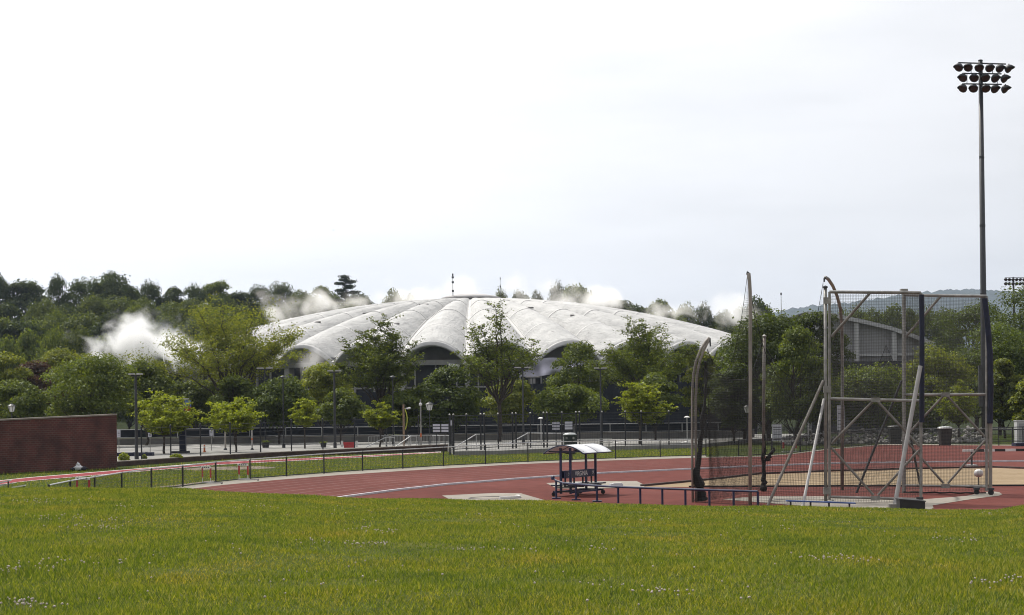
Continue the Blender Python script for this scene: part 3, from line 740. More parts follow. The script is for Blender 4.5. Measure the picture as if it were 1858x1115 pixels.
for a in [
    ('broadleaf_tree', 12, 640, 48, 236, 'leaf_light', 'pale green rounded tree cut by the left edge of the picture', 780),
    ('broadleaf_tree', 118, 632, 62, 252, 'leaf_light', 'yellow green rounded tree behind the purple leaved tree', 760),
    ('plum_tree', 72, 655, 44, 240, 'leaf_plum', 'purple leaved tree among the green ones at far left', 740),
    ('broadleaf_tree', 165, 643, 84, 200, 'leaf_mid', 'large dark green tree right above the brick wall', 775),
    ('broadleaf_tree', 30, 690, 52, 196, 'leaf_mid', 'green tree behind the left part of the brick wall', 780),
    ('broadleaf_tree', 262, 655, 50, 208, 'leaf_mid', 'dark green tree behind the tall lamp post, just below the white cloud', 770),
    ('broadleaf_tree', 350, 690, 52, 222, 'leaf_mid', 'low dark tree under the left half of the widest feathery tree', 775),
    ('broadleaf_tree', 425, 682, 44, 206, 'leaf_mid', 'rounded green tree just above the second young yellow tree', 770),
    ('broadleaf_tree', 505, 683, 58, 204, 'leaf_dark', 'dark rounded tree between the second and third young yellow trees', 778),
    ('broadleaf_tree', 585, 660, 48, 226, 'leaf_light', 'pale green tree standing below the leftmost dark arch of the dome', 760),
    ('broadleaf_tree', 618, 706, 48, 200, 'leaf_mid', 'low green tree behind the tall grey lamp post in the car park', 772),
    ('broadleaf_tree', 735, 708, 46, 204, 'leaf_mid', 'green tree behind the wooden camera post', 775),
    ('broadleaf_tree', 815, 664, 64, 206, 'leaf_dark', 'dark rounded tree behind the black lantern', 785),
    ('broadleaf_tree', 925, 690, 50, 222, 'leaf_light', 'pale tree below the thin twiggy tree', 770),
    ('broadleaf_tree', 1042, 622, 52, 222, 'leaf_mid', 'tree left of the feathery tree on the dome right flank, over the torn sheet', 770),
    ('broadleaf_tree', 1034, 698, 64, 204, 'leaf_mid', 'low dark green tree behind the white notice boards', 768),
    ('broadleaf_tree', 1188, 678, 46, 202, 'leaf_mid', 'dark green tree directly behind the bright young tree near the tall gate', 770),
    ('broadleaf_tree', 1278, 640, 42, 212, 'leaf_light', 'yellow green tree behind the curved tan cage pole', 770),
    ('broadleaf_tree', 1392, 566, 88, 196, 'leaf_dark', 'big dark green tree behind the tall cage pole', 790),
    ('broadleaf_tree', 1442, 596, 62, 184, 'leaf_mid', 'lighter tree in front of the big dark tree inside the cage', 790),
    ('broadleaf_tree', 1488, 566, 62, 200, 'leaf_dark', 'dark tree immediately left of the netted gate panels', 780),
    ('broadleaf_tree', 1330, 660, 46, 190, 'leaf_dark', 'dark low tree seen through the hanging net at the cage back', 780),
    ('broadleaf_tree', 1580, 662, 84, 194, 'leaf_mid', 'wide green bush tree seen through the left netted gate', 785),
    ('broadleaf_tree', 1700, 628, 70, 206, 'leaf_light', 'pale green tree seen between the two netted gates', 780),
    ('broadleaf_tree', 1768, 548, 84, 236, 'leaf_dark', 'dark green tree just left of the tall floodlight mast', 760),
    ('broadleaf_tree', 1862, 518, 100, 226, 'leaf_dark', 'tallest dark tree at the right edge of the picture', 770),
    ('broadleaf_tree', 1812, 588, 76, 216, 'leaf_dark', 'dark tree crossed by the lower part of the floodlight mast', 770),
    ('broadleaf_tree', 1348, 598, 62, 200, 'leaf_dark', 'dark tree between the curved cage pole and the tall cage pole', 785),
    ('broadleaf_tree', 1822, 652, 36, 196, 'leaf_light', 'light green lower tree right of the floodlight mast', 785),
    ('broadleaf_tree', 1880, 680, 40, 190, 'leaf_light', 'low bright tree cut by the right edge below the tallest dark tree', 790),
    ('broadleaf_tree', 1660, 712, 46, 200, 'leaf_mid', 'low tree behind the black wheeled bin', 790),
]:
    nm, cx, tp, hw, dd, lm, lab, bot = a
    tree_px(nm, cx, tp, hw, dd, 'dense', lm, lab, n=int(8000+hw*105), leaf=.30, bottom=bot, group=DG)
YG = 'young yellow green trees along the retaining wall'
for a in [(297, 710, 56, 163, 792, 824, 'leftmost young yellow green tree, beside the brick wall'),
          (427, 721, 54, 166, 790, 817, 'second young yellow green tree from the brick wall'),
          (552, 723, 25, 178, 778, 812, 'narrow young tree, third from the brick wall'),
          (688, 728, 30, 178, 778, 809, 'small young tree behind the steel crowd barriers'),
          (1160, 694, 45, 180, 775, 812, 'bright young tree behind the tall black gate fence'),
          (1738, 690, 36, 186, 775, 812, 'bright young tree seen through the right netted gate')]:
    cx, tp, hw, dd, bot, gr, lab = a
    tree_px('young_tree', cx, tp, hw, dd, 'young', 'leaf_young', lab, n=int(2200+hw*110), leaf=.24, bottom=bot, seed=cx, group=YG, z0=PZ)

# wooded slope behind: individual trees from a few shared kinds
for k in range(5):
    PROTO['f%d' % k] = make_tree(100+k, 14, 5.2+.5*k, 'dense', 'leaf_forest', 'bark', 11000, .58, .06)
PROTO['pine'] = make_tree(140, 16, 3.6, 'pine', 'leaf_pine', 'bark', 5000, .55, .3)
fr = random.Random(77)
ordn = ['first', 'second', 'third', 'fourth', 'fifth', 'sixth', 'seventh', 'eighth', 'ninth', 'tenth', 'eleventh', 'twelfth', 'thirteenth', 'fourteenth', 'fifteenth', 'sixteenth', 'seventeenth', 'eighteenth', 'nineteenth', 'twentieth', 'twenty-first', 'twenty-second', 'twenty-third', 'twenty-fourth']
def forest(row_, D, labfmt, leafs, base='f', hmin=11):
    row_ = [(a, b, c*1.22) for a, b, c in row_]
    for i, (cx, tp, hw) in enumerate(row_):
        dd = D + fr.uniform(-14, 14); p = P(cx, tp, dd); z0 = tz(p.x, dd)
        k = 'f%d' % fr.randrange(5); lm = leafs[fr.randrange(len(leafs))]
        H = max(hmin, p.z-z0); z0 = p.z-H if p.z-H < z0 else z0
        R = hw/FP*dd; s = R/(5.2+.5*int(k[1])); sz = H/14.4
        place_tree(k, 'forest_tree', (p.x, dd, z0), (s, s, sz), fr.random()*6.28, labfmt % ordn[i], 'trees on the wooded slope', leafm=lm)
forest([(-6, 503, 26), (48, 502, 34), (104, 500, 20), (146, 507, 26), (203, 489, 38), (238, 518, 26), (271, 512, 24), (312, 516, 30), (352, 518, 26), (394, 503, 27), (434, 524, 24), (470, 519, 26), (508, 514, 28), (548, 524, 26), (584, 514, 32), (652, 528, 26)], 520, 'dark skyline tree left of the dome, %s from the left edge', ['leaf_forest', 'leaf_forest', 'leaf_forest_light'])
forest([(716, 521, 22), (744, 530, 18), (908, 526, 14), (945, 520, 18), (975, 524, 16), (1012, 515, 20), (1044, 507, 26), (1076, 525, 24), (1118, 531, 30), (1160, 545, 28), (1200, 537, 40), (1244, 553, 24), (1276, 553, 22), (1312, 560, 26), (1345, 562, 22), (1376, 534, 28), (1412, 566, 26)], 470, 'dark tree rising behind the dome, %s from left', ['leaf_forest', 'leaf_forest', 'leaf_forest_light'])
forest([(20, 545, 44), (75, 540, 38), (125, 548, 36), (170, 542, 36), (215, 540, 44), (262, 548, 36), (305, 545, 36), (350, 548, 36), (395, 545, 30), (440, 548, 36), (490, 545, 36), (540, 548, 34), (590, 548, 30), (634, 548, 26)], 450, 'tree in the upper middle tier of the wooded slope, %s from left edge', ['leaf_forest', 'leaf_forest_light'])
forest([(0, 565, 38), (45, 572, 42), (100, 560, 40), (150, 556, 38), (200, 560, 38), (250, 562, 36), (300, 566, 38), (345, 570, 36), (390, 566, 36), (440, 566, 36), (485, 570, 30)], 400, 'tree in the lower middle tier of the wooded slope, %s from left edge', ['leaf_forest', 'leaf_forest_light', 'leaf_forest_light'], hmin=10)
forest([(12, 605, 34), (58, 590, 38), (100, 598, 34), (140, 588, 34), (185, 600, 34), (235, 596, 34), (285, 604, 34), (330, 606, 34), (380, 604, 30)], 345, 'lowest tree of the wooded slope above the car park trees, %s from left edge', ['leaf_forest_light', 'leaf_mid'], hmin=9)
p = P(628, 507, 505); place_tree('pine', 'pine_tree', (p.x, 505, p.z-15.5), (1.1, 1.1, 15.5/15.6), 0, 'lone dark pine sticking up on the skyline left of the dome', cat='tree')
forest([(1556, 560, 26), (1588, 556, 26), (1618, 548, 30), (1650, 552, 26), (1682, 560, 28), (1715, 566, 26), (1530, 566, 24)], 440, 'grey green tree behind the white gabled building, %s of its row', ['leaf_forest_light'])
# ------------------------------------------------------------------ the ribbed dome
DX, DY = P(855, 600, 330).x, 330.0
dome = empty('domed_arena', (DX, DY, 0), 'large white scalloped dome arena with arched eaves wrapped in dust', 'arena')
NP = 32; HA = math.radians(180.0/NP); RE = 54.0; OFF = math.radians(0.5)
def zc_(r): return 24.0 - 9.7*(r/RE)**2.05
def amp(r): return 2.9*(r/RE)**.8
def surf(r, u):
    return zc_(r) - amp(r)*(abs(u)**2.1)
def petal_mesh():
    nr, nu = 34, 14; V = []; F = []
    rr = random.Random(2)
    for j in range(nr):
        for i in range(nu+1):
            u = -1+2*i/nu; r = 5.0+(RE-5.0)*j/(nr-1); r2 = r + (1.1*(1-u*u) if j == nr-1 else .9*(1-u*u)*(j/(nr-1))**6)
            a = u*HA; V.append((math.sin(a)*r2, -math.cos(a)*r2, surf(r, u)))
    w = nu+1
    for j in range(nr-1):
        for i in range(nu):
            F.append((j*w+i, j*w+i+1, (j+1)*w+i+1, (j+1)*w+i))
    b = len(V)              # eave lip and soffit
    for i in range(w):
        x, y, z = V[(nr-1)*w+i]; V.append((x, y, z-.62))
    for i in range(w):
        u = -1+2*i/nu; a = u*HA*.97; V.append((math.sin(a)*49.6, -math.cos(a)*49.6, surf(RE, u)-.55))
    for i in range(nu):
        F.append(((nr-1)*w+i, (nr-1)*w+i+1, b+i+1, b+i)); F.append((b+i, b+i+1, b+w+i+1, b+w+i))
    me = np_mesh('roof_petal', V, F, MAT['roof_shell'], True)
    return me
pm = petal_mesh()
me_lip = MB()
nu = 14
L1 = []; L2 = []
for i in range(nu+1):
    u = -1+2*i/nu; a = u*HA; r = RE+1.1*(1-u*u)+.03; z = surf(RE, u)
    L1.append((math.sin(a)*r, -math.cos(a)*r, z+.10)); L2.append((math.sin(a)*(r+.02), -math.cos(a)*(r+.02), z-.46))
lipV = []; lipF = []
for i in range(nu+1):
    x, y, z = L1[i]; k = 1-.55/54
    lipV += [L1[i], L2[i], (x*k, y*k, z+.10)]
for i in range(nu):
    a = i*3; lipF += [(a+1, a+4, a+3, a), (a, a+3, a+5, a+2)]
lipm = np_mesh('eave_lip', lipV, lipF, MAT['roof_rib'])
ribm = MB()
pr = [5+(RE-4.8)*j/24 for j in range(25)]
for w0, w1, dz in ((-.62, -.30, .42), (.30, .62, .42), (-.30, .30, .26)):
    A = []; B = []; C2 = []; D2 = []
    for r in pr:
        k = .55+.45*r/RE; z = surf(r, 1)+dz*k+.05
        A.append((w0*k, -r, z)); B.append((w1*k, -r, z)); C2.append((w0*k, -r, z-.9)); D2.append((w1*k, -r, z-.9))
    ribm.strip(B, A); ribm.strip(A, C2); ribm.strip(D2, B)
    ribm.add([A[-1], B[-1], D2[-1], C2[-1]], [(0, 1, 2, 3)])
rib_me = bpy.data.meshes.new('rib'); rib_me.from_pydata(ribm.v, [], ribm.f); rib_me.update(); rib_me.materials.append(MAT['roof_rib'])
# arched end wall, ring beam and lower wall of one bay
def arc_panel(r, z0f, z1f, n=14, k=1.0):
    V = []; F = []
    for i in range(n+1):
        u = -1+2*i/n; a = u*HA*k; x, y = math.sin(a)*r, -math.cos(a)*r; V += [(x, y, z0f(u)), (x, y, z1f(u))]
    for i in range(n): F.append((2*i, 2*i+2, 2*i+3, 2*i+1))
    return V, F
V, F = arc_panel(50.4, lambda u: 11.6, lambda u: surf(RE, u)-.5); tym = np_mesh('arch_infill', V, F, MAT['dome_wall'])
bb = MB()
for i in range(6):
    a0, a1 = HA*(-1+2*i/6), HA*(-1+2*(i+1)/6)
    bb.bar((math.sin(a0)*51, -math.cos(a0)*51, 11.3), (math.sin(a1)*51, -math.cos(a1)*51, 11.3), 1.3, .75)
beam = bpy.data.meshes.new('ring_beam'); beam.from_pydata(bb.v, [], bb.f); beam.update(); beam.materials.append(MAT['dome_beam'])
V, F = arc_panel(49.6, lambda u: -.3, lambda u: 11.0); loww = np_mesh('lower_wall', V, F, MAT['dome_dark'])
bb = MB()
for u in (-.66, 0, .66):
    a = u*HA; bb.box((math.sin(a)*49.9, -math.cos(a)*49.9, 5.5), (.22, .3, 11), rz=a)
for z in (3.5, 7.5):
    bb.bar((math.sin(-HA)*49.9, -math.cos(HA)*49.9, z), (math.sin(HA)*49.9, -math.cos(HA)*49.9, z), .25, .25)
mull = bpy.data.meshes.new('mullions'); mull.from_pydata(bb.v, [], bb.f); mull.update(); mull.materials.append(MAT['dome_beam'])
col = MB(); col.add([(-.55, -53.6, 12.3), (.55, -53.6, 12.3), (.55, -50.2, 12.3), (-.55, -50.2, 12.3), (-.4, -51.9, 11.0), (.4, -51.9, 11.0), (.4, -50.2, 11.0), (-.4, -50.2, 11.0)], [(0, 1, 5, 4), (1, 2, 6, 5), (2, 3, 7, 6), (3, 0, 4, 7), (4, 5, 6, 7)])
col.box((0, -50.8, 5.5), (.8, 1.4, 11))
colm = bpy.data.meshes.new('buttress'); colm.from_pydata(col.v, [], col.f); colm.update(); colm.materials.append(MAT['dome_beam'])
joints = []
for rj in (21, 33, 44):
    jm = MB()
    A = []; B = []
    for i in range(15):
        u = -1+2*i/14; a = u*HA*.93; A.append((math.sin(a)*rj, -math.cos(a)*rj, surf(rj, u*.93)+.09)); r2 = rj+.32; B.append((math.sin(a)*r2, -math.cos(a)*r2, surf(r2, u*.93)+.09))
    jm.strip(A, B); jm.strip([(x, y, z-.25) for x, y, z in A], A); jm.strip(B, [(x, y, z-.25) for x, y, z in B])
    joint = bpy.data.meshes.new('roof_joint'); joint.from_pydata(jm.v, [], jm.f); joint.update(); joint.materials.append(MAT['roof_rib']); joints.append(joint)
for k in range(NP):
    am = OFF + HA*(2*k+1); av = OFF + HA*2*k
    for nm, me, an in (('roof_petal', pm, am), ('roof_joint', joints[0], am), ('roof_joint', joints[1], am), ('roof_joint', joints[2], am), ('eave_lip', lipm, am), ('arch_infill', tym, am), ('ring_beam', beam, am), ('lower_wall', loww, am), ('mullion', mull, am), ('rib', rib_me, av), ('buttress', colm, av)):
        o = link(nm, me, dome); o.rotation_euler = (0, 0, an)
MB().lathe((DX, DY, 0), [(4.9, 23.2), (4.9, 24.0), (5.4, 24.05), (5.4, 24.3), (4.4, 24.6), (2.8, 24.85), (1.5, 24.95), (.05, 25.0)], 40).build('roof_cap', MAT['dome_beam'], dome, True)
# torn openings in the roof skin
for (u_, r_, k_, s_) in ((.1, 40, -4, 1.5), (-.3, 33, -3, 1.3), (.2, 43, -2, 1.0), (.35, 30, 1, 1.1), (-.2, 38, 2, 1.0), (.0, 26, -2, .9)):
    an = OFF+HA*(2*k_+1)+u_*HA; z = surf(r_, u_)
    c = Vector((DX+math.sin(an)*r_, DY-math.cos(an)*r_, z+.03)); mb = MB(); pts = []
    for i in range(9):
        a = i*6.283/9; q = s_*.6*(.6+.7*RNG.random())
        ax = Vector((math.cos(an), math.sin(an), 0)); ra = Vector((math.sin(an), -math.cos(an), -2*9.7*r_/RE**2))
        pts.append(c + ax*math.cos(a)*q*1.5 + ra*math.sin(a)*q*.55)
    mb.poly(pts); b2 = [p+Vector((0, 0, -.25)) for p in pts]
    mb.add(pts+b2, [(i, (i+1) % 9, 9+(i+1) % 9, 9+i) for i in range(9)]); mb.build('torn_patch', MAT['dome_wall'], dome)
# torn sheet hanging below the eaves
def drape(name, x0, x1, ytop, ybot, d, m, label, cat, seed, amp_=.7):
    r = random.Random(seed); nx, nz = 30, 12; V = []; ph = [r.random()*6 for _ in range(6)]
    for j in range(nz):
        t = j/(nz-1)
        for i in range(nx):
            s = i/(nx-1); px = x0+(x1-x0)*s
            py = ytop(s)+(ybot(s)-ytop(s))*t
            p = P(px, py, d + amp_*(math.sin(s*17+ph[0]+t*2)+.6*math.sin(s*31+ph[1]-t*3)+.5*math.sin(t*7+s*5+ph[2]))*(.3+.7*t))
            V.append(p)
    n = nx*nz; V2 = V+[p+Vector((0, .06, 0)) for p in V]; F = gridfaces(nz, nx).tolist(); F2 = [tuple(f) for f in F]+[tuple(n+i for i in reversed(f)) for f in F]
    c = V[0].lerp(V[nx-1], .5); c = Vector((c.x, c.y, V[(nz-1)*nx].z))
    me = bpy.data.meshes.new(name); me.from_pydata([tuple(p-c) for p in V2], [], F2); me.update(); me.polygons.foreach_set('use_smooth', [True]*len(me.polygons)); me.materials.append(MAT[m])
    o = link(name, me, None, c); meta(o, label, cat); return o
drape('torn_sheet', 930, 1062, lambda s: 652-3*s+2*math.sin(s*9), lambda s: 681+3*math.sin(s*6)-4*s, 272.0, 'tarp', 'crumpled lilac grey sheet hanging under the dome eaves, centre right', 'tarpaulin', 4)
drape('torn_sheet', 814, 834, lambda s: 659+2*s, lambda s: 673+2*math.sin(s*7), 273.0, 'cloth_white', 'small white scrap hanging under the eaves left of the twiggy tree', 'tarpaulin', 9, .3)

# navy debris screens standing in front of the arena base
root = empty('debris_screen', (0, 246, 0), 'long tall navy debris screen round the arena base behind the trees', 'screen')
px0 = 330; i = 0
while px0 < 1345:
    px1 = px0+58; d0, d1 = 246, 246; tp = 700-(.012*(px0-929)) + (8 if px0 < 900 else -4)
    a, b = P(px0, 800, d0), P(px1, 800, d1); za = P(px0, tp, d0).z; zb = P(px1, tp+RNG.uniform(-1, 1), d1).z
    mb = MB(); V = []
    for k in range(7):
        t = k/6; q = a.lerp(b, t); wv = .12*math.sin(k*2.1+i)
        V += [(q.x, q.y+wv, -.2), (q.x, q.y+wv, za+(zb-za)*t), (q.x, q.y+wv+.06, -.2), (q.x, q.y+wv+.06, za+(zb-za)*t)]
    F = []
    for k in range(6):
        c = k*4; F += [(c, c+4, c+5, c+1), (c+2, c+3, c+7, c+6), (c+1, c+5, c+7, c+3)]
    mb.add(V, F); mb.build('screen_panel', MAT['shade_cloth'], root)
    MB().tube((a.x, a.y+.3, -.2), (a.x, a.y+.3, za), .07, 6).build('post', MAT['black_metal'], root)
    px0 = px1; i += 1

# curved-roof building on the right
BD = 262.0
bl = empty('curved_roof_building', P(1560, 800, BD) * 1.0, 'pale building with a curved white roof edge behind the cage nets', 'building')
bl.location.z = 0
arc = [(1462, 565.5), (1485, 566.3), (1507, 568), (1538, 574.5), (1575, 582.5), (1616, 592.5), (1655, 606), (1695, 622)]
T = [P(x, y, BD) for x, y in arc]
mb = MB()
for a, b in zip(T[:-1], T[1:]):
    mb.bar(a+Vector((0, -.7, -.28)), b+Vector((0, -.7, -.28)), .5, .55, up=(0, 0, 1))
mb.build('fascia', MAT['building_trim'], bl)
mb = MB(); mb.strip([p+Vector((0, -.9, .02)) for p in T], [p+Vector((0, 34, .02)) for p in T]); mb.strip([p+Vector((0, 34, -.3)) for p in T], [p+Vector((0, -.4, -.3)) for p in T]); mb.build('roof', MAT['building_trim'], bl)
mb = MB()
mb.poly([(p.x, BD+.4, p.z-.35) for p in T]+[(T[-1].x, BD+.4, -.3), (T[0].x, BD+.4, -.3)])
mb.add([(T[-1].x, BD+.4, -.3), (T[-1].x, BD+33, -.3), (T[-1].x, BD+33, T[-1].z-.35), (T[-1].x, BD+.4, T[-1].z-.35)], [(0, 1, 2, 3)])
mb.build('wall', MAT['building_wall'], bl)
for x, tp in ((1480, 576), (1553, 585), (1621, 602), (1684, 626)):
    a = P(x, tp, BD); MB().box((a.x, BD-.25, a.z/2), (.62, .7, a.z-.1)).build('column', MAT['building_trim'], bl)
a, b = P(1470, 645, BD), P(1690, 642, BD); MB().bar((a.x, BD-.1, a.z), (b.x, BD-.1, b.z), .5, .3).build('sill_band', MAT['building_trim'], bl)
a, b = P(1470, 655, BD-1), P(1700, 652, BD-1); MB().box(((a.x+b.x)/2, BD-1.2, a.z/2-.1), (b.x-a.x, .8, a.z)).build('base_wall', MAT['dome_dark'], bl)

# masts
def mast(px, yt, yb, d, r, label, collars=(0.3,)):
    b = P(px, yb, d); t = P(px, yt, d); t.x = b.x
    root = empty('mast', b, label, 'mast')
    MB().tube(b, t, r, 6, r*.5).build('pole', MAT['galv'], root)
    for c in collars:
        q = b.lerp(t, c); MB().tube(q, q+Vector((0, 0, .35)), r*2.2, 6).build('collar', MAT['dark_metal'], root)
    MB().tube(t, t+Vector((0, 0, .4)), r*1.5, 6).build('tip', MAT['dark_metal'], root)
mast(822, 500, 545, 326, .10, 'thin antenna mast standing on the dome left of its crown', (.35, .7, .9))
mast(908, 507, 535, 335, .06, 'very thin short rod on the dome crown, right of the antenna mast', (.5,))
mast(1418, 535, 600, 300, .09, 'thin pale flagpole above the dark trees inside the cage', ())

# ------------------------------------------------------------------ dust and smoke
def dust(px, py, d, rx, rz, ry, dens, label, seed, col=(.96, .95, .94), nscale=1.6, thr=.40, g=.2, soft=.7):
    c = P(px, py, d); sx, sy, sz = rx/FP*d, ry, rz/FP*d
    mb = MB(); prof = [(max(.001, math.sin(math.pi*i/10)), -math.cos(math.pi*i/10)) for i in range(11)]
    mb.lathe((0, 0, 0), prof, 18)
    m = bpy.data.materials.new('dust_%d' % seed); m.use_nodes = True; t = m.node_tree; N = t.nodes; L = t.links
    N.remove(N['Principled BSDF']); o = N['Material Output']
    tc = N.new('ShaderNodeTexCoord'); mp = N.new('ShaderNodeMapping'); mp.inputs['Scale'].default_value = (sx/10, sy/10, sz/10); mp.inputs['Location'].default_value = (seed*3.7, seed*1.3, seed*2.9)
    L.new(tc.outputs['Object'], mp.inputs[0])
    nz = N.new('ShaderNodeTexNoise'); nz.inputs['Scale'].default_value = nscale; nz.inputs['Detail'].default_value = 4; nz.inputs['Roughness'].default_value = .55; nz.inputs['Distortion'].default_value = .4
    L.new(mp.outputs[0], nz.inputs[0])
    ln = N.new('ShaderNodeVectorMath'); ln.operation = 'LENGTH'; L.new(tc.outputs['Object'], ln.inputs[0])
    # soft ball with a billowing outline
    a = N.new('ShaderNodeMath'); a.operation = 'SUBTRACT'; a.inputs[0].default_value = 1.0 - thr; L.new(ln.outputs['Value'], a.inputs[1])
    b = N.new('ShaderNodeMath'); b.operation = 'ADD'; L.new(a.outputs[0], b.inputs[0]); 
    n2 = N.new('ShaderNodeMapRange'); n2.inputs[1].default_value = .25; n2.inputs[2].default_value = .75; n2.inputs[3].default_value = -.62; n2.inputs[4].default_value = thr; n2.clamp = True
    L.new(nz.outputs[0], n2.inputs[0]); L.new(n2.outputs[0], b.inputs[1])
    mr = N.new('ShaderNodeMapRange'); mr.interpolation_type = 'SMOOTHSTEP'; mr.inputs[1].default_value = 0.0; mr.inputs[2].default_value = soft; mr.inputs[3].default_value = 0; mr.inputs[4].default_value = dens
    L.new(b.outputs[0], mr.inputs[0])
    v = N.new('ShaderNodeVolumeScatter'); v.inputs['Color'].default_value = (*col, 1); v.inputs['Anisotropy'].default_value = g
    L.new(mr.outputs[0], v.inputs['Density']); L.new(v.outputs[0], o.inputs['Volume'])
    o = mb.build('dust_cloud', m); o.location = c; o.scale = (sx, sy, sz)
    meta(o, label, 'dust', kind='stuff'); return o
dust(246, 620, 292, 150, 88, 13, 1.1, 'dense white cloud of smoke billowing between the trees at left', 1, (.97, .97, .98), 1.7, .46, soft=.6)
dust(200, 630, 288, 92, 66, 9, .8, 'left lobe of the dense white smoke above the purple tree', 12, (.97, .97, .98), 2.0, .48, soft=.8)
dust(300, 590, 296, 110, 60, 9, .22, 'thin bluish smoke wisps drifting up to the widest feathery tree', 13, (.86, .90, .97), 1.6, .48)
dust(322, 638, 300, 130, 76, 10, 1.0, 'white smoke seen through the branches of the widest feathery tree', 14, (.95, .95, .96), 1.5, .5)
CR = (.90, .87, .81)
dust(1010, 552, 312, 170, 44, 10, .16, 'dust hugging the roof just right of the dome crown', 17, (.93, .90, .86), 1.4, .5)
dust(508, 556, 346, 84, 76, 9, .42, 'grey puff of dust rising behind the left shoulder of the dome', 2, (.88, .85, .80), 1.5, .48)
dust(580, 546, 350, 84, 76, 9, .42, 'second puff of dust behind the left shoulder of the dome', 3, (.88, .85, .80), 1.5, .48)
dust(655, 542, 352, 120, 58, 9, .45, 'low drifting dust behind the dome below the pine', 4, CR, 1.5, .48)
dust(745, 538, 352, 120, 52, 9, .42, 'dust drifting along the back rim left of the antenna mast', 15, CR, 1.5, .48)
dust(828, 526, 348, 130, 74, 12, .35, 'cream dust rising round the antenna mast', 5, CR, 1.4, .50)
dust(985, 528, 348, 160, 70, 12, .5, 'cream dust drifting over the back rim right of the dome crown', 6, CR, 1.4, .50)
dust(1105, 544, 348, 130, 56, 10, .5, 'thin dust along the right back rim of the dome', 7, CR, 1.5, .48)
dust(1225, 566, 344, 130, 50, 10, .5, 'thin dust over the far right rim of the dome', 16, CR, 1.5, .48)
dust(1285, 602, 288, 180, 84, 10, .24, 'pale dust veil over the right flank petals of the dome', 8, (.95, .93, .90), 1.0, .5)
dust(1332, 570, 318, 84, 72, 9, .5, 'grey dust plume left of the tall cage pole', 9, (.90, .88, .84), 1.6, .48)
dust(566, 655, 270, 48, 58, 7, .30, 'grey smoke pouring out of the leftmost dark arch', 10, (.70, .68, .66), 1.8, .48)
dust(1330, 640, 282, 70, 48, 8, .14, 'low dust veil under the right eaves of the dome', 11, (.92, .9, .87), 1.6, .48)
# ------------------------------------------------------------------ walls and fences
def rowpts(tab, z, xs_): return [G(x, row(tab, x), z) for x in xs_]
# brick wall at left, seen end-on-ish
b0, b1 = G(-170, 866.5), G(208, 848)
L = (b1-b0).length; ang = math.atan2(b1.y-b0.y, b1.x-b0.x)
root = empty('brick_wall', ((b0+b1)/2).to_tuple(), 'long dark red brick wall with thin pale coping at left', 'wall'); root.rotation_euler = (0, 0, ang)
z1 = P(208, 753, b1.y).z; z0 = P(-170, 771, b0.y).z
me = MB(); h = .25
me.add([(-L/2, -h, -.1), (L/2, -h, -.1), (L/2, h, -.1), (-L/2, h, -.1), (-L/2, -h, z0), (L/2, -h, z1), (L/2, h, z1), (-L/2, h, z0)], [(0,1,5,4),(1,2,6,5),(2,3,7,6),(3,0,4,7),(4,5,6,7)])
mm = bpy.data.meshes.new('brickwork'); mm.from_pydata(me.v, [], me.f); mm.materials.append(MAT['brick']); link('brickwork', mm, root)
n = 16
for i in range(n):
    t0, t1 = i/n, (i+1)/n; c = MB(); c.bar((-L/2+L*t0+.008, 0, z0+(z1-z0)*t0+.055), (-L/2+L*t1-.008, 0, z0+(z1-z0)*t1+.055), .62, .10)
    mm = bpy.data.meshes.new('coping_stone'); mm.from_pydata(c.v, [], c.f); mm.materials.append(MAT['concrete']); link('coping_stone', mm, root)
# timber retaining wall of the car park
RB = [(209, 846), (345, 836.5), (480, 829), (811, 818)]; RT = [(209, 838), (345, 829), (480, 821.5), (811, 806.3)]
root = empty('retaining_wall', G(500, row(RB, 500)), 'long low dark timber retaining wall along the car park edge', 'wall')
xs_ = np.linspace(209, 811, 27)
for i in range(26):
    a, b = G(xs_[i], row(RB, xs_[i])), G(xs_[i+1], row(RB, xs_[i+1]))
    ta, tb = P(xs_[i], row(RT, xs_[i]), a.y).z, P(xs_[i+1], row(RT, xs_[i+1]), b.y).z
    for k in range(3):
        f0, f1 = (k+.02)/3, (k+.98)/3
        za, zb = (ta*(f0+f1)/2), (tb*(f0+f1)/2); hgt = (ta+tb)/2*(f1-f0)
        off = Vector((0, .012*((i+k) % 3), 0))
        MB().bar(a+off+Vector((0, .12, za)), b+off+Vector((0, .12, zb)), .24, hgt).build('timber', MAT['timber'], root)
# pale capping kerb behind the wall
root = empty('car_park_kerb', G(500, 822, PZ), 'pale concrete kerb on top of the timber retaining wall', 'kerb')
for i in range(26):
    a, b = G(xs_[i], row(RB, xs_[i])), G(xs_[i+1], row(RB, xs_[i+1])); za = P(xs_[i], row(RT, xs_[i]), a.y).z; zb = P(xs_[i+1], row(RT, xs_[i+1]), b.y).z
    MB().bar((a.x, a.y+.5, za*.5+.03), (b.x, b.y+.5, zb*.5+.03), .4, (za+zb)/2+.04).build('kerb_stone', MAT['concrete'], root)

def wire_net(mb, A, B, zb, zt, sx, sz, r, bulge=0.0, diag=False, seg=6):
    """chain-link / net between ground points A and B"""
    A, B = Vector(A), Vector(B); L = (B-A).length; n = max(2, int(L/sx)); m = max(2, int((zt-zb)/sz))
    for i in range(n+1):
        q = A.lerp(B, i/n); mb.tube((q.x, q.y, zb), (q.x, q.y, zt), r, 3, cap=False)
    for j in range(m+1):
        z = zb+(zt-zb)*j/m; mb.tube((A.x, A.y, z), (B.x, B.y, z), r, 3, cap=False)
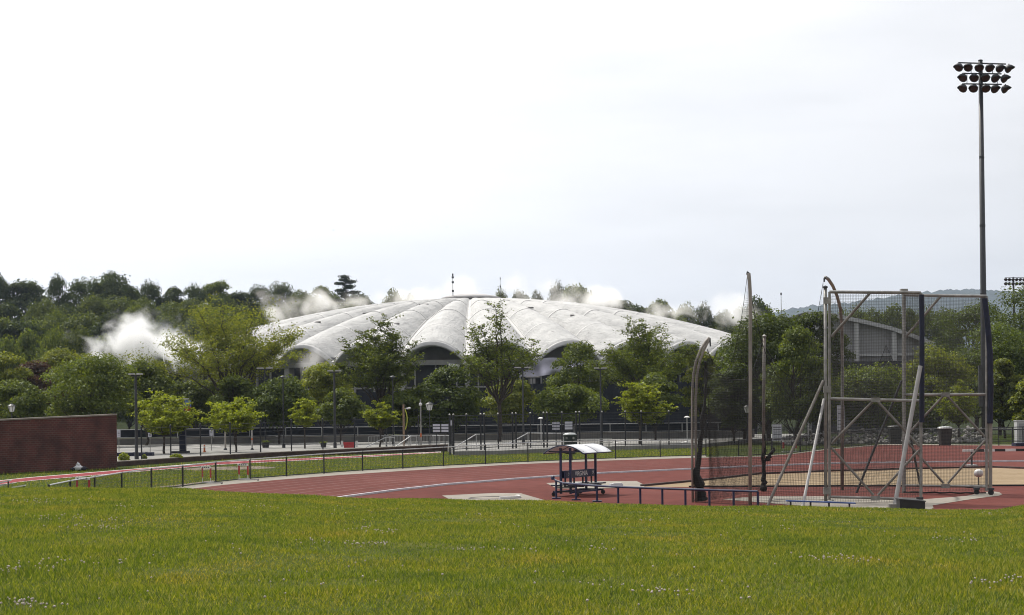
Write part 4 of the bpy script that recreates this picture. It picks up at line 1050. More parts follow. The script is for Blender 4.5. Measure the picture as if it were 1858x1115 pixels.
# low chain-link fence round the outside of the bend
root = empty('chain_link_fence', G(658, 854), 'low black chain-link fence following the outside of the track bend', 'fence')
mesh = MB(); prev = None
for (x, yb), (_, yt) in zip(FEN, FTOP):
    b = G(x, yb); zt = P(x, yt, b.y).z; b = Vector((b.x, b.y, 0)); 
    MB().tube((b.x, b.y, -.1), (b.x, b.y, zt+.04), .045, 8).build('post', MAT['black_metal'], root)
    if prev:
        pb, pz = prev
        MB().tube((pb.x, pb.y, pz), (b.x, b.y, zt), .038, 6).build('top_rail', MAT['rail_steel'] if x < 1300 else MAT['black_metal'], root)
        MB().tube((pb.x, pb.y, .07), (b.x, b.y, .07), .03, 6).build('bottom_rail', MAT['black_metal'], root)
        wire_net(mesh, pb, b, .08, (pz+zt)/2-.02, .16, .16, .006)
    prev = (b, zt)
o = mesh.build('wire_mesh', MAT['black_metal'], root); o["kind"] = 'stuff'
# fence beyond the right part of the track
root = empty('chain_link_fence', G(1700, 806), 'black chain-link fence behind the right part of the track', 'fence')
mesh = MB(); prev = None
for x in [1340, 1400, 1452, 1502, 1545, 1592, 1640, 1693, 1742, 1790, 1838, 1890, 1950]:
    b = G(x, row(OUT, x)-1.4); zt = P(x, row(OUT, x)-1.4-28.5, b.y).z
    MB().tube((b.x, b.y, -.1), (b.x, b.y, zt+.05), .055, 8).build('post', MAT['black_metal'], root)
    if prev:
        pb, pz = prev
        MB().tube((pb.x, pb.y, pz), (b.x, b.y, zt), .04, 6).build('top_rail', MAT['dark_metal'], root)
        MB().tube((pb.x, pb.y, .07), (b.x, b.y, .07), .035, 6).build('bottom_rail', MAT['black_metal'], root)
        wire_net(mesh, pb, b, .08, (pz+zt)/2-.02, .17, .17, .007)
    prev = (b, zt)
o = mesh.build('wire_mesh', MAT['black_metal'], root); o["kind"] = 'stuff'
# thin wire fence on the retaining wall
PB = [(257, 833), (364, 826.6), (473, 820), (529, 817.5), (643, 812.5), (760, 807)]; PT = [(257, 776), (364, 771), (529, 763), (643, 760), (760, 756)]
root = empty('wire_fence', G(500, 818, PZ), 'tall thin black wire fence standing on the timber retaining wall', 'fence')
prev = None
for x in [257, 310, 364, 418, 473, 529, 586, 643.5, 701.6, 760, 818]:
    b = G(x, row(PB, x) if x < 770 else 806, PZ); zt = P(x, row(PT, x), b.y).z
    MB().tube((b.x, b.y, .1), (b.x, b.y, zt), .06, 8).build('post', MAT['black_metal'], root)
    MB().lathe((b.x, b.y, zt), [(.08, 0), (.09, .06), (.05, .13), (.01, .16)], 8).build('post_cap', MAT['black_metal'], root)
    if prev:
        pb, pz = prev
        for k in range(7):
            f = .12+.86*k/6; MB().tube((pb.x, pb.y, .3+(pz-.3)*f), (b.x, b.y, .3+(zt-.3)*f), .010, 4).build('wire', MAT['black_metal'], root)
    prev = (b, zt)
# tall black gates and fence
GB = [(820, 819.5), (847, 817), (876, 816), (904.5, 814), (933.6, 813), (963, 812), (990, 811.5), (1020, 811), (1049, 810), (1093, 809), (1135, 808), (1164, 807.5), (1214, 806.5), (1262, 805.5)]
root = empty('tall_gate_fence', G(1000, 811, PZ), 'tall black mesh fence with several gates beside the car park', 'fence')
mesh = MB(); prev = None
for i, (x, yb) in enumerate(GB):
    b = G(x, yb, PZ); zt = P(x, np.interp(x, [820, 1049, 1262], [753, 748, 746]), b.y).z
    wide = x in (820, 876, 933.6, 990, 1049)
    for dx in ((-.16, .16) if wide else (0,)):
        MB().tube((b.x+dx, b.y, .1), (b.x+dx, b.y, zt), .075 if wide else .06, 8).build('post', MAT['black_metal'], root)
        MB().lathe((b.x+dx, b.y, zt), [(.09, 0), (.09, .08), (.02, .14)], 8).build('post_cap', MAT['galv'], root)
    if prev:
        pb, pz = prev; g = x <= 1049
        for f in ((.06, .98) if g else (.03, .98)):
            MB().tube((pb.x, pb.y, PZ+(pz-PZ)*f), (b.x, b.y, PZ+(zt-PZ)*f), .035, 6).build('rail', MAT['black_metal'], root)
        wire_net(mesh, pb, b, PZ+.2, (pz+zt)/2-.08, .26, .26, .007)
    prev = (b, zt)
o = mesh.build('wire_mesh', MAT['black_metal'], root); o["kind"] = 'stuff'
# low wall with a screened fence on the far side of the car park
SD = 212.0
wl = empty('low_wall', (0, SD, PZ), 'low dark concrete wall at the far side of the car park', 'wall')
sf = empty('screened_fence', (0, SD, 1.05), 'galvanised fence with navy screen panels on the far low wall', 'fence')
x = -60.0; i = 0
while x < 26:
    w = 4.2
    MB().box((x+w/2, SD, (PZ+1.02)/2), (w-.02, .35, 1.02-PZ)).build('wall_block', MAT['dome_wall'], wl)
    MB().box((x+w/2, SD, 1.065), (w-.02, .42, .09)).build('coping', MAT['concrete'], wl)
    MB().tube((x, SD-.05, 1.1), (x, SD-.05, 2.14), .05, 6).build('post', MAT['rail_steel'], sf)
    MB().tube((x, SD-.05, 2.12), (x+w, SD-.05, 2.12), .05, 6).build('top_rail', MAT['rail_steel'], sf)
    MB().tube((x, SD-.05, 1.2), (x+w, SD-.05, 1.2), .03, 6).build('bottom_rail', MAT['rail_steel'], sf)
    mb = MB(); n = 8; V = []
    for k in range(n+1):
        q = x+.06+(w-.12)*k/n; yy = SD+.02+.03*math.sin(k*1.7+i); V += [(q, yy, 1.2), (q, yy, 2.08), (q, yy+.015, 1.2), (q, yy+.015, 2.08)]
    F = []
    for k in range(n): c = k*4; F += [(c, c+4, c+5, c+1), (c+2, c+3, c+7, c+6)]
    mb.add(V, F).build('screen_panel', MAT['shade_cloth'], sf)
    x += w; i += 1

# ------------------------------------------------------------------ lamps, posts, signs
def at(px, py, z=PZ): return G(px, py, z)
def zt_(px, py, p): return P(px, py, p.y).z
def car_lamp(px, ytop, ybase, label, wpx=24, z=PZ, rr=.10, d=None):
    b = G(px, ybase, z) if d is None else Vector((P(px, ybase, d).x, d, z)); t = zt_(px, ytop, b); w = wpx/FP*b.y
    root = empty('parking_lamp', b, label, 'lamp post', 'flat headed car park lamps')
    MB().tube((b.x, b.y, z-.05), (b.x, b.y, z+.5), .17, 10).build('pole_base', MAT['dark_metal'], root)
    MB().tube((b.x, b.y, z), (b.x, b.y, t-.05), rr, 8, rr*.75).build('pole', MAT['dark_metal'], root)
    MB().bar((b.x-w*.35, b.y, t-.10), (b.x+w*.35, b.y, t-.10), .12, .12).build('arm', MAT['dark_metal'], root)
    for s in (-1, 1):
        mb = MB(); cx = b.x+s*w*.30; hw = w*.22
        mb.add([(cx-hw, b.y-.32, t-.02), (cx+hw, b.y-.32, t-.02), (cx+hw, b.y+.32, t-.02), (cx-hw, b.y+.32, t-.02), (cx-hw*.85, b.y-.26, t+.10), (cx+hw*.85, b.y-.26, t+.10), (cx+hw*.85, b.y+.26, t+.10), (cx-hw*.85, b.y+.26, t+.10)], [(3,2,1,0),(4,5,6,7),(0,1,5,4),(1,2,6,5),(2,3,7,6),(3,0,4,7)])
        mb.build('lamp_head', MAT['galv'], root)
car_lamp(608, 673, 812.5, 'tall grey parking lamp with flat double head beside the red and white barrier', rr=.13)
car_lamp(248, 679, 833, 'tall parking lamp rising behind the brick wall end', rr=.13)
car_lamp(13, 678, 800, 'parking lamp with flat head at the left edge above the brick wall', 30)
car_lamp(482, 668, 806, 'parking lamp in front of the widest feathery tree', 28)
car_lamp(950, 667, 806, 'parking lamp below the thin twiggy tree, left of the torn sheet', 30)
car_lamp(1091, 668, 806, 'parking lamp right of the torn sheet, above the notice boards', 22)
car_lamp(968, 684, 800, 'thin far parking lamp in front of the torn lilac sheet', 26, d=225, rr=.07)
car_lamp(586, 690, 800, 'thin far parking lamp below the leftmost dome arch', 16, d=228, rr=.07)
def disc_lamp(px, ytop, ybase, label):
    b = G(px, ybase, PZ); t = zt_(px, ytop, b)
    root = empty('disc_lamp', b, label, 'lamp post', 'round headed lamps')
    MB().tube((b.x, b.y, PZ), (b.x, b.y, t-.05), .085, 8, .06).build('pole', MAT['black_metal'], root)
    MB().lathe((b.x, b.y, t-.22), [(.08, 0), (.12, .05), (.30, .08), (.31, .14), (.26, .20), (.10, .26), (.01, .27)], 14).build('lamp_head', MAT['dark_metal'], root, True)
    MB().tube((b.x, b.y, PZ-.05), (b.x, b.y, PZ+.4), .17, 10).build('base', MAT['black_metal'], root)
disc_lamp(515, 682, 812, 'black round headed lamp left of the narrow young tree')
disc_lamp(714, 682, 808, 'black round headed lamp behind the small young tree')
def lantern(px, ytop, ybase, label, d=None):
    b = G(px, ybase, PZ) if d is None else Vector((P(px, ybase, d).x, d, PZ)); t = zt_(px, ytop, b); s = 16/FP*b.y/1.0
    root = empty('lantern_lamp', b, label, 'lantern', 'black campus lanterns')
    MB().path([(b.x, b.y, PZ), (b.x, b.y, PZ+.5), (b.x, b.y, PZ+.7), (b.x, b.y, t-s*1.05)], [.16, .13, .07, .055], 8).build('pole', MAT['black_metal'], root)
    MB().lathe((b.x, b.y, t-s), [(.10, 0), (s*.26, s*.06), (s*.40, s*.64)], 6).build('glass', MAT['lamp_glass'], root)
    cg = MB()
    for k in range(6):
        a = k*math.pi/3; cg.tube((b.x+math.cos(a)*s*.27, b.y+math.sin(a)*s*.27, t-s*.95), (b.x+math.cos(a)*s*.42, b.y+math.sin(a)*s*.42, t-s*.35), .022, 4)
    cg.build('cage', MAT['black_metal'], root)
    MB().lathe((b.x, b.y, t-s*.36), [(s*.50, 0), (s*.46, s*.06), (s*.22, s*.22), (s*.08, s*.27), (s*.05, s*.36), (.01, s*.40)], 12).build('roof', MAT['black_metal'], root)
lantern(780, 728, 806, 'black lantern lamp behind the steel crowd barriers')
lantern(22, 731, 800, 'black lantern lamp above the left part of the brick wall', d=190)
lantern(1357, 733, 806, 'black lantern lamp half hidden by the tall cage pole', d=186)
def path_light(px, ytop, ybase, label):
    b = G(px, ybase, PZ); t = zt_(px, ytop, b)
    root = empty('path_light', b, label, 'path light', 'white mushroom path lights')
    MB().tube((b.x, b.y, PZ), (b.x, b.y, t-.1), .05, 8).build('post', MAT['rail_steel'], root)
    MB().lathe((b.x, b.y, t-.14), [(.05, 0), (.30, .02), (.30, .06), (.16, .15), (.02, .18)], 12).build('cap', MAT['white_paint'], root)
path_light(982, 757, 806, 'white mushroom path light behind the tall black gates')
path_light(1247, 755, 803, 'white mushroom path light left of the curved tan cage pole')
# camera posts
b = G(733, 808, PZ); t = zt_(733, 733, b); root = empty('camera_post', b, 'wooden post with white security camera and yellow streamer', 'post')
MB().tube((b.x, b.y, PZ), (b.x, b.y, t), .12, 10, .10).build('post', MAT['wood_post'], root)
c = MB(); c.tube((b.x+.1, b.y, t-.42), (b.x+.32, b.y-.05, t-.42), .03, 6); c.build('bracket', MAT['white_paint'], root)
MB().lathe((b.x+.32, b.y-.05, t-.46), [(.07, 0), (.085, .08), (.085, .36), (.06, .42)], 10, Matrix.Rotation(math.radians(80), 3, 'Y')).build('camera_housing', MAT['white_paint'], root)
mb = MB(); A = []; B = []
for k in range(12):
    q = k/11; xx = b.x+.12+.20*math.sin(q*math.pi); A.append((xx, b.y-.12, t-.5-2.1*q)); B.append((xx+.10, b.y-.10, t-.5-2.1*q))
mb.strip(A, B); mb.strip([(x_, y_+.012, z_) for x_, y_, z_ in B], [(x_, y_+.012, z_) for x_, y_, z_ in A]); mb.build('streamer', MAT['banner_yellow'], root)
b = G(764, 809, PZ); t = zt_(764, 724, b); root = empty('camera_post', b, 'slim steel post with a round camera near its top', 'post')
MB().tube((b.x, b.y, PZ), (b.x, b.y, t), .075, 10).build('post', MAT['galv'], root)
MB().lathe((b.x, b.y-.05, t-.5), [(.10, 0), (.17, .08), (.17, .2), (.06, .28)], 12, Matrix.Rotation(math.radians(90), 3, 'X')).build('camera_housing', MAT['white_paint'], root)
MB().tube((b.x, b.y, PZ+.9), (b.x, b.y, PZ+1.3), .085, 8).build('band', MAT['orange'], root)
# notice boards
def boards(pxs_, y0, y1, ybase, label, d=None):
    b = G((pxs_[0][0]+pxs_[-1][1])/2, ybase, PZ)
    root = empty('notice_board', b, label, 'sign', 'white notice boards')
    for (xa, xb) in pxs_:
        a, c = P(xa, y0, b.y), P(xb, y1, b.y)
        MB().box(((a.x+c.x)/2, b.y+.05, (a.z+c.z)/2), (c.x-a.x, .05, a.z-c.z)).build('backing', MAT['sign_dark'], root)
        for k in range(3):
            h = (a.z-c.z)/3; MB().box(((a.x+c.x)/2, b.y, c.z+h*(k+.5)), (c.x-a.x-.03, .04, h-.07)).build('panel', MAT['sign_white'], root)
        MB().box(((a.x+c.x)/2, b.y+.1, (c.z+PZ)/2), (.07, .07, c.z-PZ+.1)).build('post', MAT['dark_metal'], root)
boards([(785, 799), (800.5, 814)], 768.5, 784, 812, 'pair of white three row notice boards left of the gates')
boards([(1001.5, 1016)], 764.8, 780, 811, 'left of two white notice boards on the black gates')
boards([(1024.5, 1039)], 764, 779.2, 811, 'right of two white notice boards on the black gates')
b = G(821, 820); t = zt_(818, 765, b); root = empty('leaning_sign', b, 'small white sign box on a dark post at the gate end', 'sign')
MB().tube((b.x, b.y, 0), (b.x-.13, b.y, t), .09, 8).build('post', MAT['dark_metal'], root)
MB().box((b.x-.13, b.y-.1, t-.1), (.26, .1, .48)).build('sign_box', MAT['sign_white'], root)
def small_sign(px, y0, y1, wpx, ybase, label, z=PZ, m='sign_white'):
    b = G(px, ybase, z); a, c = P(px-wpx/2, y0, b.y), P(px+wpx/2, y1, b.y)
    root = empty('post_sign', b, label, 'sign', 'small car park signs')
    MB().tube((b.x, b.y, z), (b.x, b.y, a.z), .035, 6).build('post', MAT['galv'], root)
    MB().box((b.x, b.y-.06, (a.z+c.z)/2), (c.x-a.x, .03, a.z-c.z)).build('plate', MAT[m], root)
    for k in range(3): MB().box((b.x, b.y-.078, c.z+(a.z-c.z)*(.28+.22*k)), ((c.x-a.x)*.6, .006, .04)).build('printed_line', MAT['sign_dark'], root)
small_sign(216, 780, 792.5, 6.5, 820, 'white parking sign right next to the brick wall end')
small_sign(272.5, 785, 792, 6.5, 820, 'white parking sign between lamp and first young tree')
small_sign(384, 779, 790, 6.5, 817, 'white parking sign left of the second young tree')
small_sign(505, 780, 792.5, 9, 802, 'white sheet sign on the navy screened fence')
# poles and little things in the car park
def pole(px, y0, yb, r, m, label, mark=None):
    b = G(px, yb, PZ); t = zt_(px, y0, b); root = empty('utility_pole', b, label, 'pole')
    MB().tube((b.x, b.y, PZ), (b.x, b.y, t), r, 8, r*.85).build('shaft', MAT[m], root)
    MB().lathe((b.x, b.y, PZ-.02), [(r*2, 0), (r*2, .10), (r*1.3, .2), (r*1.05, .22)], 8).build('footing', MAT['dark_metal'], root)
    if mark: MB().tube((b.x, b.y, PZ+mark), (b.x, b.y, PZ+mark+.18), r*1.08, 8).build('band', MAT['orange'], root)
pole(457.5, 770, 816, .075, 'prop_grey', 'white pole with orange band at the second young tree', .95)
pole(409, 775, 816, .09, 'pole_tan', 'tan stub pole left of the second young tree')
pole(1467, 768, 806, .05, 'rail_steel', 'thin pole far behind the cage')
b = G(332, 821.5, PZ); t = zt_(332, 770, b); root = empty('square_column', b, 'square navy column behind the leftmost young tree', 'column')
MB().box((b.x, b.y, (t+PZ)/2), (.55, .55, t-PZ)).build('shaft', MAT['navy_pad'], root)
MB().box((b.x-.2, b.y, PZ+.09), (1.5, .9, .18)).build('plinth', MAT['dome_dark'], root)
b = G(341, 818, PZ); z0, z1 = zt_(341, 745, b), zt_(341, 726, b); root = empty('street_banner', b, 'blue and red banner on a pole above the leftmost young tree', 'banner')
MB().tube((b.x-.32, b.y, PZ), (b.x-.32, b.y, z1+.2), .06, 8).build('pole', MAT['dark_metal'], root)
MB().box((b.x+.05, b.y, (z0+z1)/2+.2), (.6, .04, (z1-z0)*.6)).build('banner_top', MAT['blue_plastic'], root)
MB().box((b.x+.05, b.y, z0+.2), (.6, .04, (z1-z0)*.38)).build('banner_bottom', MAT['red_plastic'], root)
MB().box((b.x-.5, b.y, z1+.14), (1.3, .12, .1)).build('bracket', MAT['rail_steel'], root)
# planters
def planter(px, y0, yb, w, label, seed):
    b = G(px, yb, PZ); t = zt_(px, y0, b); root = empty('planter', b, label, 'planter', 'dark planters in the car park'); r = w/FP*b.y/2
    MB().lathe((b.x, b.y, PZ), [(r*.82, 0), (r, t-PZ-.12), (r*1.06, t-PZ-.1), (r*1.06, t-PZ), (r*.9, t-PZ), (r*.88, t-PZ-.08)], 12).build('tub', MAT['bin_black'], root)
    rs_ = np.random.RandomState(seed); n = 160; C = np.array([b.x, b.y, t+.06])[None]+rs_.normal(size=(n, 3))*np.array([r*.5, r*.5, .06])
    Q = leaf_quads(C, rs_.normal(size=(n, 3))+np.array([0, 0, .6]), .12*(.6+.6*rs_.rand(n)), rs_).reshape(-1, 3)-np.array(b)
    link('foliage', np_mesh('foliage', Q, np.arange(len(Q)).reshape(-1, 4), MAT['leaf_mid']), root)
planter(482, 802, 812, 14, 'dark planter between the second and third young trees', 3)
planter(587, 803, 811.5, 11, 'round dark planter left of the tall grey parking lamp', 4)
# red and white water barrier
b = G(634, 812, PZ); root = empty('traffic_barrier', b, 'red and white traffic barrier beside the tall grey parking lamp', 'barrier')
mb = MB(); mb.add([(b.x-.5, b.y-.22, PZ), (b.x+.45, b.y-.22, PZ), (b.x+.6, b.y-.12, PZ+.55), (b.x-.6, b.y-.12, PZ+.55), (b.x-.5, b.y+.22, PZ), (b.x+.45, b.y+.22, PZ), (b.x+.6, b.y+.12, PZ+.55), (b.x-.6, b.y+.12, PZ+.55)], [(0,1,2,3),(5,4,7,6),(3,2,6,7),(1,5,6,2),(4,0,3,7)]); mb.build('panel', MAT['red_plastic'], root)
for s in (-1, 1): MB().box((b.x+s*.72, b.y, PZ+.38), (.2, .34, .62)).build('end_block', MAT['white_paint'], root)
b = G(371, 820, PZ); root = empty('bollard', b, 'small orange bollard right of the square navy column', 'bollard')
MB().lathe(b, [(.14, 0), (.14, .08), (.09, .1), (.08, .62), (.03, .68)], 10).build('shaft', MAT['orange'], root); MB().tube(b+Vector((0, 0, .42)), b+Vector((0, 0, .54)), .092, 10).build('band', MAT['white_paint'], root)
# navy long mat by the brick wall
b = G(244, 827, PZ); root = empty('folded_mat', b, 'low navy mat lying behind the wall end', 'mat')
MB().box((b.x, b.y, PZ+.16), (3.2, 1.0, .3)).build('pad', MAT['navy_pad'], root)
for s in (-1, 0, 1): MB().box((b.x+s*1.05, b.y, PZ+.325), (.06, 1.0, .02)).build('strap', MAT['dark_metal'], root)
# crowd barriers
def barrier_proto():
    r = empty('crowd_barrier', (0, 0, 0), 'x', 'barrier', 'steel crowd barriers'); w, h = 1.05, 1.08
    MB().path([(-w, 0, .12), (-w, 0, h-.12), (-w+.04, 0, h-.04), (-w+.12, 0, h), (w-.12, 0, h), (w-.04, 0, h-.04), (w, 0, h-.12), (w, 0, .12)], .032, 6).build('frame', MAT['rail_steel'], r)
    MB().tube((-w, 0, .2), (w, 0, .2), .022, 6).build('lower_rail', MAT['rail_steel'], r)
    for k in range(13):
        x = -w+2*w*(k+1)/14; MB().tube((x, 0, .2), (x, 0, h), .013, 5).build('bar', MAT['rail_steel'], r)
    for s in (-1, 1): MB().path([(s*(w-.2), -.3, .02), (s*(w-.2), 0, .14), (s*(w-.2), .3, .02)], .025, 6).build('foot', MAT['rail_steel'], r)
    return r
bp = barrier_proto(); BL = [(688, 810, .05, 'leftmost steel crowd barrier at the small young tree'), (727, 809.5, -.06, 'second steel crowd barrier, under the wooden camera post'), (752, 809, 1.0, 'steel crowd barrier turned sideways at the slim steel post'), (779, 808.5, .05, 'steel crowd barrier under the black lantern'), (800, 809.5, -.55, 'rightmost steel crowd barrier beside the notice boards')]
for i, (px, py, rz, lab) in enumerate(BL):
    o = bp if i == 0 else copy_tree(bp); p = G(px, py, PZ); o.location = (p.x, p.y, PZ); o.rotation_euler = (0, 0, rz); o["label"] = lab
# stair handrails
def handrail(pts, label, m='rail_steel'):
    q = [P(x, y, d) for x, y, d in pts]; b = Vector((q[0].x, q[0].y, PZ)); root = empty('handrail', b, label, 'handrail', 'pale stair handrails')
    MB().path(q, .045, 6).build('rail', MAT[m], root)
    for p in (q[1], q[-1]): MB().tube((p.x, p.y, PZ), p, .04, 6).build('post', MAT[m], root)
handrail([(824, 812, 172), (864, 787.5, 175), (878, 787.5, 176)], 'sloping stair handrail behind the leftmost black gates')
handrail([(921, 806, 172), (958, 785, 175), (1022, 786.5, 178)], 'sloping handrail with long level part behind the middle black gates')
handrail([(664, 811, 176), (700, 793, 178), (716, 793, 179)], 'sloping handrail left of the crowd barriers')
handrail([(716, 811, 180), (745, 791, 182), (756, 791, 183)], 'sloping handrail seen through the second crowd barrier')
# big dark drum with pale lid, aluminium bench bleacher
b = G(1034, 809, .1); b.y = 158; b.x = P(1034, 800, 158).x; root = empty('drum_bin', (b.x, b.y, 0), 'large dark green drum with domed pale lid behind the shelter', 'bin')
zb = 0; z1 = P(1034, 789, 158).z; z2 = P(1034, 784.5, 158).z
MB().lathe((b.x, b.y, 0), [(.44, 0), (.50, .1), (.54, z1-.15), (.58, z1-.12), (.58, z1)], 18).build('drum', MAT['bin_green'], root)
MB().lathe((b.x, b.y, z1), [(.60, 0), (.58, .06), (.4, z2-z1-.03), (.05, z2-z1)], 18).build('lid', MAT['lid_grey'], root, True)
for s in (-1, 1): MB().box((b.x+s*.3, b.y-.52, z1-.25), (.16, .05, .2)).build('handle', MAT['galv'], root)
b = G(1080, 812); b = Vector((P(1080, 800, 165).x, 165, 0)); root = empty('bleacher', b, 'small aluminium bleacher bench right of the dark drum', 'bleacher')
for k, (yy, zz) in enumerate(((0, .45), (.6, .8), (1.2, 1.12))):
    MB().box((b.x+.05*k, b.y+yy, zz), (3.0, .28, .06)).build('seat_plank', MAT['rail_steel'], root)
for s in (-1, 0, 1):
    mb = MB(); mb.bar((b.x+s*1.3, b.y-.1, .2), (b.x+s*1.3, b.y+1.3, 1.05), .06, .06); mb.bar((b.x+s*1.3, b.y-.1, .03), (b.x+s*1.3, b.y+1.3, .03), .06, .06); mb.bar((b.x+s*1.3, b.y+1.25, .03), (b.x+s*1.3, b.y+1.25, 1.05), .06, .06, up=(1, 0, 0)); mb.bar((b.x+s*1.3, b.y-.05, .03), (b.x+s*1.3, b.y-.05, .42), .06, .06, up=(1, 0, 0)); mb.build('support', MAT['galv'], root)
# shrubs by the wall
for (px, py, w, h, lab) in ((225, 835, 22, 15, 'small bright shrub beside the brick wall end'), (262, 832, 9, 8, 'tiny shrub at the foot of the first fence post'), (320, 830, 24, 7, 'low bright ground shrub under the leftmost young tree'), (716, 800, 26, 18, 'low pale shrub by the crowd barriers')):
    b = G(px, py, PZ); rx = w/FP*b.y/2; hz_ = h/FP*b.y; rs_ = np.random.RandomState(px); n = 700
    D = rs_.normal(size=(n, 3)); D /= np.linalg.norm(D, axis=1, keepdims=True); D[:, 2] = np.abs(D[:, 2])
    C = D*rs_.rand(n)[:, None]**.5*np.array([rx, rx, hz_])
    Q = leaf_quads(C, D+rs_.normal(size=(n, 3))*.5, .16*(.6+.7*rs_.rand(n)), rs_).reshape(-1, 3)
    root = empty('shrub', b, lab, 'shrub'); link('foliage', np_mesh('foliage', Q, np.arange(len(Q)).reshape(-1, 4), MAT['leaf_young']), root)
    mb = MB(); 
    for k in range(5): a = k*1.3; mb.tube((b.x, b.y, PZ-.05), (b.x+math.cos(a)*rx*.5, b.y+math.sin(a)*rx*.5, PZ+hz_*.7), .02, 4)
    mb.build('stem', MAT['bark'], root)
# heap of clothes at the brick wall
b = G(144, 853.5); root = empty('clothes_heap', b, 'crumpled white and dark clothes lying at the brick wall foot', 'clothes')
def blob(c, r, seed, m, name):
    rr = random.Random(seed); mb = MB(); prof = [(math.sin(math.pi*i/8), -math.cos(math.pi*i/8)) for i in range(9)]; mb.lathe((0, 0, 0), [(max(.01, a), z) for a, z in prof], 12)
    ph = [rr.random()*6 for _ in range(4)]
    mb.v = [(c[0]+x*r[0]*(1+.3*math.sin(5*z+ph[0]+3*y)), c[1]+y*r[1]*(1+.3*math.sin(4*x+ph[1])), c[2]+max(-.9, z)*r[2]*(1+.35*math.sin(6*x+ph[2]+2*y))) for x, y, z in mb.v]
    mb.build(name, MAT[m], root, True)
blob((b.x-.05, b.y, .18), (.32, .25, .2), 1, 'cloth_white', 'white_shirt'); blob((b.x-.1, b.y+.05, .42), (.13, .12, .16), 4, 'cloth_white', 'sleeve'); blob((b.x+.3, b.y-.02, .14), (.28, .2, .14), 2, 'cloth_dark', 'dark_jacket'); blob((b.x-.45, b.y, .12), (.2, .16, .12), 3, 'cloth_dark', 'dark_sleeve')
# white benches at the bottom left
def bench(pa, pb, d, label):
    a, b = P(pa[0], pa[1], d), P(pb[0], pb[1], d); root = empty('white_bench', (a.x, d, 0), label, 'bench', 'white plank benches')
    MB().bar(a, b, .32, .06).build('plank', MAT['white_paint'], root)
    MB().bar(a+Vector((0, .45, -.16)), b+Vector((0, .45, -.16)), .25, .05).build('rear_plank', MAT['white_paint'], root)
    for t in (.1, .9):
        q = a.lerp(b, t); MB().bar((q.x, q.y, 0), (q.x, q.y, q.z-.03), .06, .06, up=(1, 0, 0)).build('leg', MAT['dark_metal'], root)
bench((-22, 880.5), (19, 871), 97, 'white plank bench at the far left beyond the grass bank')
bench((22, 884), (46, 880), 98, 'second white plank bench peeking over the grass bank at left')
# ------------------------------------------------------------------ hurdles
def hurdle_proto():
    r = empty('hurdle', (0, 0, 0), 'x', 'hurdle', 'red and white track hurdles'); h = .97
    MB().box((0, 0, h-.05), (1.2, .03, .10)).build('top_board', MAT['white_paint'], r)
    for k in (-.36, -.12, .12, .36): MB().box((k, -.018, h-.05), (.13, .006, .055)).build('board_mark', MAT['sign_dark'], r)
    for s in (-1, 1):
        MB().box((s*.5, .03, .62), (.14, .035, .54)).build('upright', MAT['red_plastic'], r)
        MB().tube((s*.5, .03, .06), (s*.5, .03, .40), .02, 6).build('lower_leg', MAT['white_paint'], r)
        MB().bar((s*.5, -.05, .07), (s*.5, .72, .07), .07, .07).build('foot', MAT['rail_steel'], r)
        MB().lathe((s*.5, .70, .05), [(.05, -.03), (.06, -.02), (.06, .02), (.05, .03)], 10, Matrix.Rotation(math.pi/2, 3, 'Y')).build('wheel', MAT['black_metal'], r)
    MB().bar((-.5, -.02, .08), (.5, -.02, .08), .05, .05).build('cross_tube', MAT['rail_steel'], r)
    return r
hp = hurdle_proto()
for i, (px, py, rz, lab, sc_) in enumerate([(374, 878, -.95, 'red and white hurdle standing left of its twin on the pale concrete edge', 1.0), (441, 872, -.9, 'red and white hurdle further along, by the right of two on the edge', 1.0), (150, 906, -.8, 'red and white hurdle mostly hidden by the grass bank at left', 1.05), (1433, 821, .05, 'hurdle with red uprights seen through the cage net', 1.05)]):
    o = hp if i == 0 else copy_tree(hp); p = G(px, py); o.location = (p.x, p.y, 0.006); o.rotation_euler = (0, 0, rz); o.scale = (sc_,)*3; o["label"] = lab

# ------------------------------------------------------------------ team shelter with the lettered bench
sc0 = G(1050, 898); sx_, sy_ = sc0.x, sc0.y
al = Vector((.47, .883, 0)); ac = Vector((.883, -.47, 0))      # along the bench / across
SH = empty('team_shelter', (sx_, sy_, 0), 'navy team shelter with arched pale roof over a lettered double bench', 'shelter')
def S(a, c, z): return Vector((sx_, sy_, 0)) + al*a + ac*c + Vector((0, 0, z))
for a in (-1.3, 1.3):
    for c in (-.24, .24):
        MB().bar(S(a, c, .12), S(a, c, 2.16), .09, .09, up=ac).build('post', MAT['navy'], SH)
hw, hl = .98, 1.52
def arcz(c): return 2.30 - .36*(c/hw)**2
for k in range(2):      # two roof sheets
    a0, a1 = (-hl, 0) if k == 0 else (.02, hl); mb = MB(); n = 12; V = []
    for i in range(n+1):
        c = -hw+2*hw*i/n
        for z in (0, -.03):
            V += [S(a0, c, arcz(c)+z), S(a1, c, arcz(c)+z)]
    F = []
    for i in range(n):
        q = i*4; F += [(q, q+4, q+5, q+1), (q+2, q+3, q+7, q+6), (q, q+2, q+6, q+4), (q+1, q+5, q+7, q+3)]
    mb.add(V, F).build('roof_sheet', MAT['poly_roof'], SH, True)
for a in (-hl, -.01, hl):
    MB().path([S(a, -hw+2*hw*i/12, arcz(-hw+2*hw*i/12)-.02) for i in range(13)], .03, 6).build('roof_rib', MAT['navy'], SH)
for c in (-hw, hw): MB().tube(S(-hl, c, arcz(c)-.02), S(hl, c, arcz(c)-.02), .03, 6).build('eave_rail', MAT['navy'], SH)
for a in (-1.3, 1.3): MB().bar(S(a, -hw*.9, 2.0), S(a, hw*.9, 2.0), .05, .05).build('cross_beam', MAT['navy'], SH)
